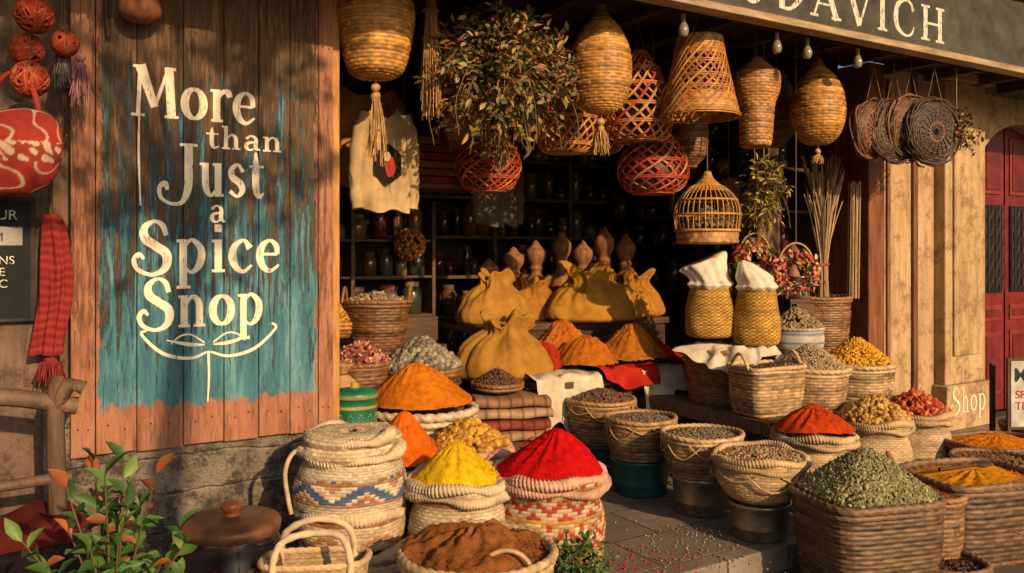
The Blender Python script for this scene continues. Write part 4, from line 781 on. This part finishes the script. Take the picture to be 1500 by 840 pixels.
txt('MENU',.13,(-.16,-.028,.60),g,inkm,ext=.001,off=.002);txt('SPICE\nTEAS',.08,(-.15,-.028,.48),g,wornpaint('ink_red',(.3,.03,.02),(.3,.2,.2),.3),ext=.001)
g=G('painted_shop_name',fw(5.31,-.1425)[:2]+(0,),ANG);mb=MB();word(mb,'Shop',.06,.58,.14,.22,0,.6);mb.build('brush_lettering',letterm,g,False)
g=G('spilled_spice',(0,0,0));mb=MB();r_=np.random.default_rng(8)
for (x,y,n,c,z) in [(.55,4.1,170,(.50,.03,.02),.002),(1.0,4.55,120,(.4,.3,.15),.002),(.1,4.6,120,(.6,.35,.03),.002),(1.55,4.75,140,(.5,.10,.02),.002),(1.35,3.75,110,(.28,.26,.12),-.118),(.9,4.2,90,(.3,.18,.09),.002),(1.2,5.4,90,(.15,.09,.05),.002)]:
    C=np.stack([x+r_.normal(size=n)*.16,y+r_.normal(size=n)*.14,np.full(n,z+.002)],1);mb.pieces(C,np.full((n,3),.004)*r_.uniform(.5,1.6,(n,1)),np.array([c])*r_.uniform(.6,1.3,(n,1)),False)
mb.build('grains',nutm,g)
# ------------------------------------------------------------------ foreground
pbasket('spice_basket',-.13,3.22,-.12,.29,.50,(.50,.32,.15),.10,BRN,taper=.85,rows=20,N=40,rimc=PALE,rima=.016,seed=61,rough=2.4,pw=.7)
g=G('basket_handle',(-.02,3.02,.36));mb=MB();P=[(.09*math.cos(a),0,.085*math.sin(a)) for a in np.linspace(0,math.pi,18)];mb.tube(P,.009,(.50,.33,.17),7);mb.build('handle',fiber,g)
bush('green_herb_bunch',.26,3.45,.20,.15,.09,1100,[(.06,.15,.03),(.09,.20,.05),(.04,.10,.03)],0,L=.03,W=.014,down=-.3,ceil=0,twigs=60)
basket('herb_basket',.26,3.45,-.12,.16,.28,(.3,.19,.1),rows=10,N=22,seed=62)
g=G('woven_tote_bag',(-.72,3.12,-.12),.1);mb=MB();weave(mb,[(.05,.003),(.15,.005),(.19,.03),(.2,.25),(.185,.42),(.19,.50)],64,44,.0035,PALE,p=3.5,ex=1,ey=.5,wob=.02,seed=7,sub=3,cs=4);rim(mb,.19,.50,.012,PALE,3.5,1,.5,wob=.02)
for sy in(-1,1):
    P=crom([(-.13,sy*.085,.42),(-.135,sy*.09,.52),(-.10,sy*.07,.59),(0,sy*.05,.62+.01*sy),(.10,sy*.07,.60),(.135,sy*.09,.52),(.13,sy*.085,.42)],7);mb.tube(P,.013+.0015*np.sin(np.arange(len(P))*1.7),CREAM,9)
mb.box(-.165,.165,-.06,.06,.40,.42,(.12,.08,.05));mb.build('bag',palm,g)
gb=NB('clear_glass');gb.b.inputs['Transmission Weight'].default_value=1;gb.b.inputs['IOR'].default_value=1.3;clear=gb.fin((.75,.72,.66),.03,.5)
gb.bump(gb.noise(6),.002,.3)
g=G('glass_jar_of_petals',(-1.06,3.22,-.12));mb=MB();mb.lathe([(.001,0),(.18,0),(.20,.03),(.213,.12),(.215,.35),(.205,.48),(.17,.555),(.160,.585)],(0,0,0),(1,1,1),60,smooth=4);mb.build('jar_body',clear,g)
m2=MB();m2.lathe([(.001,.02),(.17,.02),(.18,.4),(.12,.46),(.001,.47)],(0,0,0),(.06,.03,.03),40)
r_=np.random.default_rng(3);n=900;a=r_.random(n)*6.28;z=r_.random(n)*.44+.03;m2.leaves(np.stack([.186*np.cos(a),.186*np.sin(a),z],1),r_.normal(size=(n,3)),.04,.026,np.array([(.30,.06,.07),(.42,.22,.18),(.16,.04,.05),(.22,.09,.14)])[r_.integers(0,4,n)]);m2.build('dried_petals',nutm,g)
m3=MB();m3.lathe([(.165,.565),(.180,.57),(.184,.60),(.174,.615),(.12,.625),(.04,.63),(.001,.63)],(0,0,0),(.22,.10,.055),44);m3.lathe([(.03,.63),(.026,.645),(.040,.658),(.040,.672),(.028,.68),(.001,.682)],(0,0,0),(.60,.20,.08),30);m3.build('copper_lid',vcm('copper',.45,14,.6,90,.001,.4,metal=.4),g)
def shrub():
    g=G('potted_shrub',(-1.17,2.5,-.12));mb=MB();mb.lathe([(.001,0),(.13,0),(.14,.02),(.18,.36),(.2,.37),(.2,.42),(.17,.42),(.15,.38),(.001,.38)],(0,0,0),(.25,.09,.05),36);mb.build('terracotta_pot',plain,g)
    mb=MB();C=[];Dd=[];Cc=[]
    for i in range(38):
        a=random.random()*6.28;sp=random.uniform(.03,.27);h=random.uniform(.58,1.02)
        if sp>.18: h*=.85
        P=crom([(0.03*math.cos(a),.03*math.sin(a),.36),(sp*.45*math.cos(a),sp*.45*math.sin(a),.36+(h-.36)*.55),(sp*math.cos(a),sp*math.sin(a),h)],7)
        mb.tube(P,np.linspace(.006,.0022,len(P)),(.14,.09,.04),5)
        nl=random.randint(9,15)
        for k in range(nl):
            f=.25+.75*k/(nl-1);idx=f*(len(P)-1);i0=min(int(idx),len(P)-2);p=P[i0]+(P[i0+1]-P[i0])*(idx-i0);b=k*2.4+i
            C.append(p);Dd.append((math.cos(b),math.sin(b),random.uniform(.1,.9) if k<nl-2 else 1.5));
            red=random.random()<.14;Cc.append(np.array((.28,.09,.03) if red else random.choice([(.055,.13,.03),(.08,.17,.04),(.04,.10,.025),(.12,.20,.05)]))*random.uniform(.8,1.25))
    m=len(C);mb.leaves(np.array(C),np.array(Dd),rng.uniform(.055,.09,m),rng.uniform(.028,.042,m),np.array(Cc),fold=.35,curl=.25);mb.build('stems_and_leaves',leafm,g)
shrub()
# ------------------------------------------------------------------ far left clutter
g=G('hanging_red_yarn_balls',(0,0,0));mb=MB()
for (x,y,z,r) in [(-1.93,3.45,2.46,.07),(-1.99,3.5,2.33,.062),(-1.95,3.45,2.20,.068),(-1.86,3.55,2.37,.05)]:
    for k in range(30):
        R=rotm(1)[0];th=np.linspace(0,2*np.pi,26,endpoint=False);P=np.stack([r*np.cos(th),r*np.sin(th),0*th],1)@R.T+np.array([x,y,z]);mb.tube(P,.0065,np.array(random.choice([(.34,.05,.025),(.38,.11,.04),(.24,.03,.025)])),5,True)
    mb.tube([(x,y,z),(x,y,3.0)],.003,(.2,.1,.05),4)
mb.build('balls',clothm,g)
g=G('hanging_pink_tassels',(-1.82,3.6,2.1));mb=MB();tassel(mb,.22,.0,.035,(.38,.18,.18),50);tassel(mb,.30,.1,.03,(.22,.18,.18),40,x=-.08);mb.tube([(0,0,.22),(0,0,.9)],.003,(.2,.1,.05),4);mb.tube([(-.08,0,.3),(-.08,0,.9)],.003,(.2,.1,.05),4);mb.build('strands',clothm,g)
g=G('hanging_patterned_bag',(-2.0,3.42,1.90),-.1);th=np.linspace(0,2*np.pi,200,endpoint=False);m=110;ph=np.linspace(-1.5,1.5,m)
X=.21*np.cos(ph)[:,None]**.6*np.cos(th);Yv=.09*np.cos(ph)[:,None]**.7*np.sin(th);Zv=.17*np.sin(ph)[:,None]+.03*np.cos(th)*np.cos(ph)[:,None]
V=np.stack([X,Yv,Zv],-1).reshape(-1,3);nn=sn(V*np.array([1,1,1.3]),62,4,1);V=V*(1+.03*sn(V,25,3)[:,None]);cc=np.where((np.abs(nn)<.09)[:,None],np.array((.46,.32,.22)),np.array((.30,.035,.028)));b=np.abs(V[:,2]+.03*V[:,0])<.04;cc[b]=(.48,.36,.26);b2=b&(np.abs(sn(V,110,8,1))<.25);cc[b2]=(.26,.04,.03)
mb=MB();mb.add(V,Q=gridq(200,m),col=cc);mb.tube(crom([(-.12,0,.13),(-.08,0,.26),(0,0,.32),(.08,0,.26),(.12,0,.13)],6),.012,(.3,.04,.03));mb.build('bag',clothm,g)
g=FG('chalkboard_sign');mb=MB();mb.box(-1.95,-1.33,-.045,-.005,1.20,1.74,(.05,.04,.035));mb.build('frame',plain,g,False,.006);mb=MB();mb.box(-1.93,-1.35,-.05,-.0455,1.22,1.72,(.012,.016,.018));mb.box(-1.9,-1.38,-.053,-.0505,1.53,1.61,(.35,.35,.33));mb.build('slate',plain,g,False)
txt('HOUR',.06,(-1.57,-.054,1.64),g,whitep,ext=.001);txt('SYSTEM',.05,(-1.62,-.056,1.55),g,inkm,ext=.001);txt('LEMONS\nCLOVE\nSUMAC',.05,(-1.6,-.053,1.45),g,whitep,ext=.001)
g=FG('hanging_red_textile');mb=MB();n=90;m=90;V=[]
for j in range(m):
    v=j/(m-1)
    for i in range(n):
        a=2*math.pi*i/n;w=.030+.035*v**.7+.008*math.sin(v*5);f=1+.2*math.cos(5*a+v*2)+.08*math.cos(11*a-v*6);V.append((w*f*math.cos(a)-1.275+.02*math.sin(v*4),-.10+w*.7*f*math.sin(a),1.66-v*.60+.006*math.sin(a*3+v*8)))
c=np.tile(np.array((.24,.028,.025)),(n*m,1));j=np.arange(n*m)//n;c*=(1+.25*np.sin(j*1.2))[:,None];mb.add(V,Q=gridq(n,m),col=c);tassel(mb,1.08,.93,.05,(.26,.04,.04),80,x=-1.275,y=-.1);mb.tube([(-1.275,-.1,1.65),(-1.275,-.1,1.85)],.008,(.1,.05,.03));mb.build('textile',clothm,g)
g=G('wooden_rack',(-1.93,3.35,-.12),.5);mb=MB()
for x in(-.25,.12): mb.tube(crom([(x,0,0),(x+.01,.01,.5),(x,0,1.0),(x+.02,0,1.12)],5),.035,(.14,.085,.055),8)
mb.tube(crom([(-.35,0,1.02),(-.1,0,1.06),(.2,0,1.0)],5),.035,(.16,.10,.065),8);mb.tube([(-.3,0,.7),(.18,0,.72)],.022,(.14,.085,.06),8);mb.tube([(.12,0,1.0),(.17,-.05,1.1),(.22,-.06,1.08)],.03,(.16,.10,.065),8);mb.build('rails',woodm,g)
drape('red_rug',-1.45,-.55,.55,.25,.55,.42,(.09,.014,.013),0.2,3,amp=.04)
g=G('red_rug_pile',(-1.75,2.95,-.12),.4);mb=MB()
for i in range(5):
    mb.lathe([(.001,i*.1),(.3,i*.1+.005),(.33,i*.1+.05),(.3,i*.1+.095),(.001,i*.1+.1)],(0.02*i,0,0),[(.10,.015,.015),(.05,.02,.02),(.14,.03,.02),(.06,.01,.012),(.03,.018,.022)][i],60,smooth=3,folds=5,fa=.05,noise=.04,seed=i)
for k in range(120): 
    a=random.uniform(-2.6,.4);mb.tube([(.33*math.cos(a),.33*math.sin(a),.48),(.37*math.cos(a),.37*math.sin(a),.42),(.375*math.cos(a),.37*math.sin(a),.34)],.004,(.12,.03,.025),4)
mb.build('rugs',clothm,g)
# ------------------------------------------------------------------ unseen tree added behind the viewer to dapple the board and the wall
g=G('added_shade_tree',(0,0,-.12));mb=MB()
mb.tube(crom([(2.3,-1.9,0),(2.3,-1.85,1.6),(2.15,-1.5,2.9),(1.7,-.6,3.9)],6),np.linspace(.15,.06,19),(.12,.08,.05),12)
C=[];r_=np.random.default_rng(11)
for i in range(26):
    d=r_.normal(size=3);d/=np.linalg.norm(d);e=np.array([1.0,.12,4.3])+d*np.array([.90,.75,.70])*r_.uniform(.6,1.05);P=crom([(1.7,-.6,3.9),((1.7+e[0])/2,(-.6+e[1])/2,(3.9+e[2])/2+.08),e],5)
    mb.tube(P,np.linspace(.022,.005,len(P)),(.12,.08,.05),6)
    C.append(e+r_.normal(size=(26,3))*np.array([.14,.14,.11]))
mb.build('trunk_and_limbs',woodm,g);C=np.vstack(C);m=len(C);m2=MB();m2.leaves(C,r_.normal(size=(m,3)),r_.uniform(.09,.14,m),r_.uniform(.05,.08,m),np.array([(.05,.09,.03)])*r_.uniform(.7,1.4,(m,1)));m2.build('leaves',leafm,g)
# ------------------------------------------------------------------ interior shelves with jars
def jarrow(mb,ml,t0,t1,s_,z,axis='t',seed=0,dim=.5):
    r_=np.random.default_rng(seed);x=t0+.05
    while x<t1-.06:
        r=r_.uniform(.035,.085);h=r_.uniform(.10,.29);x+=r;s2=s_+r_.uniform(-.05,.06)
        loc=(x,s2,z) if axis=='t' else (s2,x,z)
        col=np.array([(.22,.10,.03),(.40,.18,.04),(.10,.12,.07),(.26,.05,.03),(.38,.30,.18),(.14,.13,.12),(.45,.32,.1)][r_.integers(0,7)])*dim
        mb.lathe([(.001,0),(r,0),(r,h*.8),(r*.7,h*.92),(r*.7,h)],loc,col,18)
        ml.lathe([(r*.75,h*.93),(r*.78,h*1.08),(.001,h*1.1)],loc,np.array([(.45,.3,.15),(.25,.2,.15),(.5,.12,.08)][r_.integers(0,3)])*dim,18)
        x+=r+r_.uniform(.003,.09)
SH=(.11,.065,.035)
g=FG('shelf_of_jars');mb=MB();mj=MB();ml=MB()
for z in(.5,.9,1.28,1.66,2.04,2.42):
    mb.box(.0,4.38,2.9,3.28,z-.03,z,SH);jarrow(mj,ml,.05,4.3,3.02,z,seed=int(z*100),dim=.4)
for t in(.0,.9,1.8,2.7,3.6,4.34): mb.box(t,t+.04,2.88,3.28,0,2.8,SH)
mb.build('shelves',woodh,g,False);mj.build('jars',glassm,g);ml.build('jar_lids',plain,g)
g=FG('shelf_of_jars');mb=MB();mj=MB();ml=MB()
for z in(1.15,1.5,1.85,2.2,2.55):
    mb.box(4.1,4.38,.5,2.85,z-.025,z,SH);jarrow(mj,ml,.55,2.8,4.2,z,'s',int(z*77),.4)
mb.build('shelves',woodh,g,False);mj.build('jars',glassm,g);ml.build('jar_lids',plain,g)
g=FG('counter_cabinet');mb=MB();mj=MB();ml=MB()
mb.box(.1,1.5,1.7,2.15,0,1.0,(.09,.05,.03))
for z in(1.02,1.32,1.60):
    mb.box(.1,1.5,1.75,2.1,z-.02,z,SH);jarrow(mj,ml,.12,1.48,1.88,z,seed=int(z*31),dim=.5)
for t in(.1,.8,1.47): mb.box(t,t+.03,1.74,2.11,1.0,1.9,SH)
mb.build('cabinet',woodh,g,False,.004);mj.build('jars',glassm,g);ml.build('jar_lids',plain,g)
g=FG('textile_shelf');mb=MB()
for i in range(6): mb.box(1.15+.01*(i%2),1.75-.015*(i%3),1.5,1.9,2.02+i*.06,2.07+i*.06,[(.36,.06,.035),(.26,.10,.05),(.38,.15,.06)][i%3])
mb.box(1.1,1.8,1.45,1.95,1.98,2.015,(.2,.1,.06));mb.tube([(1.12,1.5,2.0),(1.12,1.5,3.0)],.01,(.1,.05,.03));mb.tube([(1.78,1.5,2.0),(1.78,1.5,3.0)],.01,(.1,.05,.03));mb.build('folded_textiles',clothm,g,False,.02)
g=G('dried_flower_ball',(-.78,6.5,1.56));mb=MB();c=rng.normal(size=(240,3));c/=np.linalg.norm(c,axis=1)[:,None];mb.pieces(c*.11,np.full((240,3),.02),np.array([(.40,.15,.035)])*rng.uniform(.4,1.4,(240,1)),False);mb.tube([(0,0,.1),(0,0,1.5)],.004,(.1,.05,.03));mb.build('ball',nutm,g)
g=G('hanging_patterned_textile',(1.98,6.62,1.45),.5);mb=MB();n=60;m=60;V=[];c=[]
for j in range(m):
    for i in range(n):
        u=i/(n-1)*2-1;v=j/(m-1);V.append((u*.13,.03*math.sin(u*7)+.01*math.sin(u*15+v*3),v*1.0));c.append((.07,.04,.035) if ((abs(i%12-6)+j)%9<4) else (.20,.13,.08))
mb.add(V,Q=gridq(n,m,False),col=np.array(c));mb.tube([(-.15,0,1.0),(.15,0,1.0)],.01,(.1,.05,.03));mb.tube([(0,0,1.0),(0,0,1.5)],.004,(.1,.05,.03));mb.build('cloth_sheet',clothm,g)
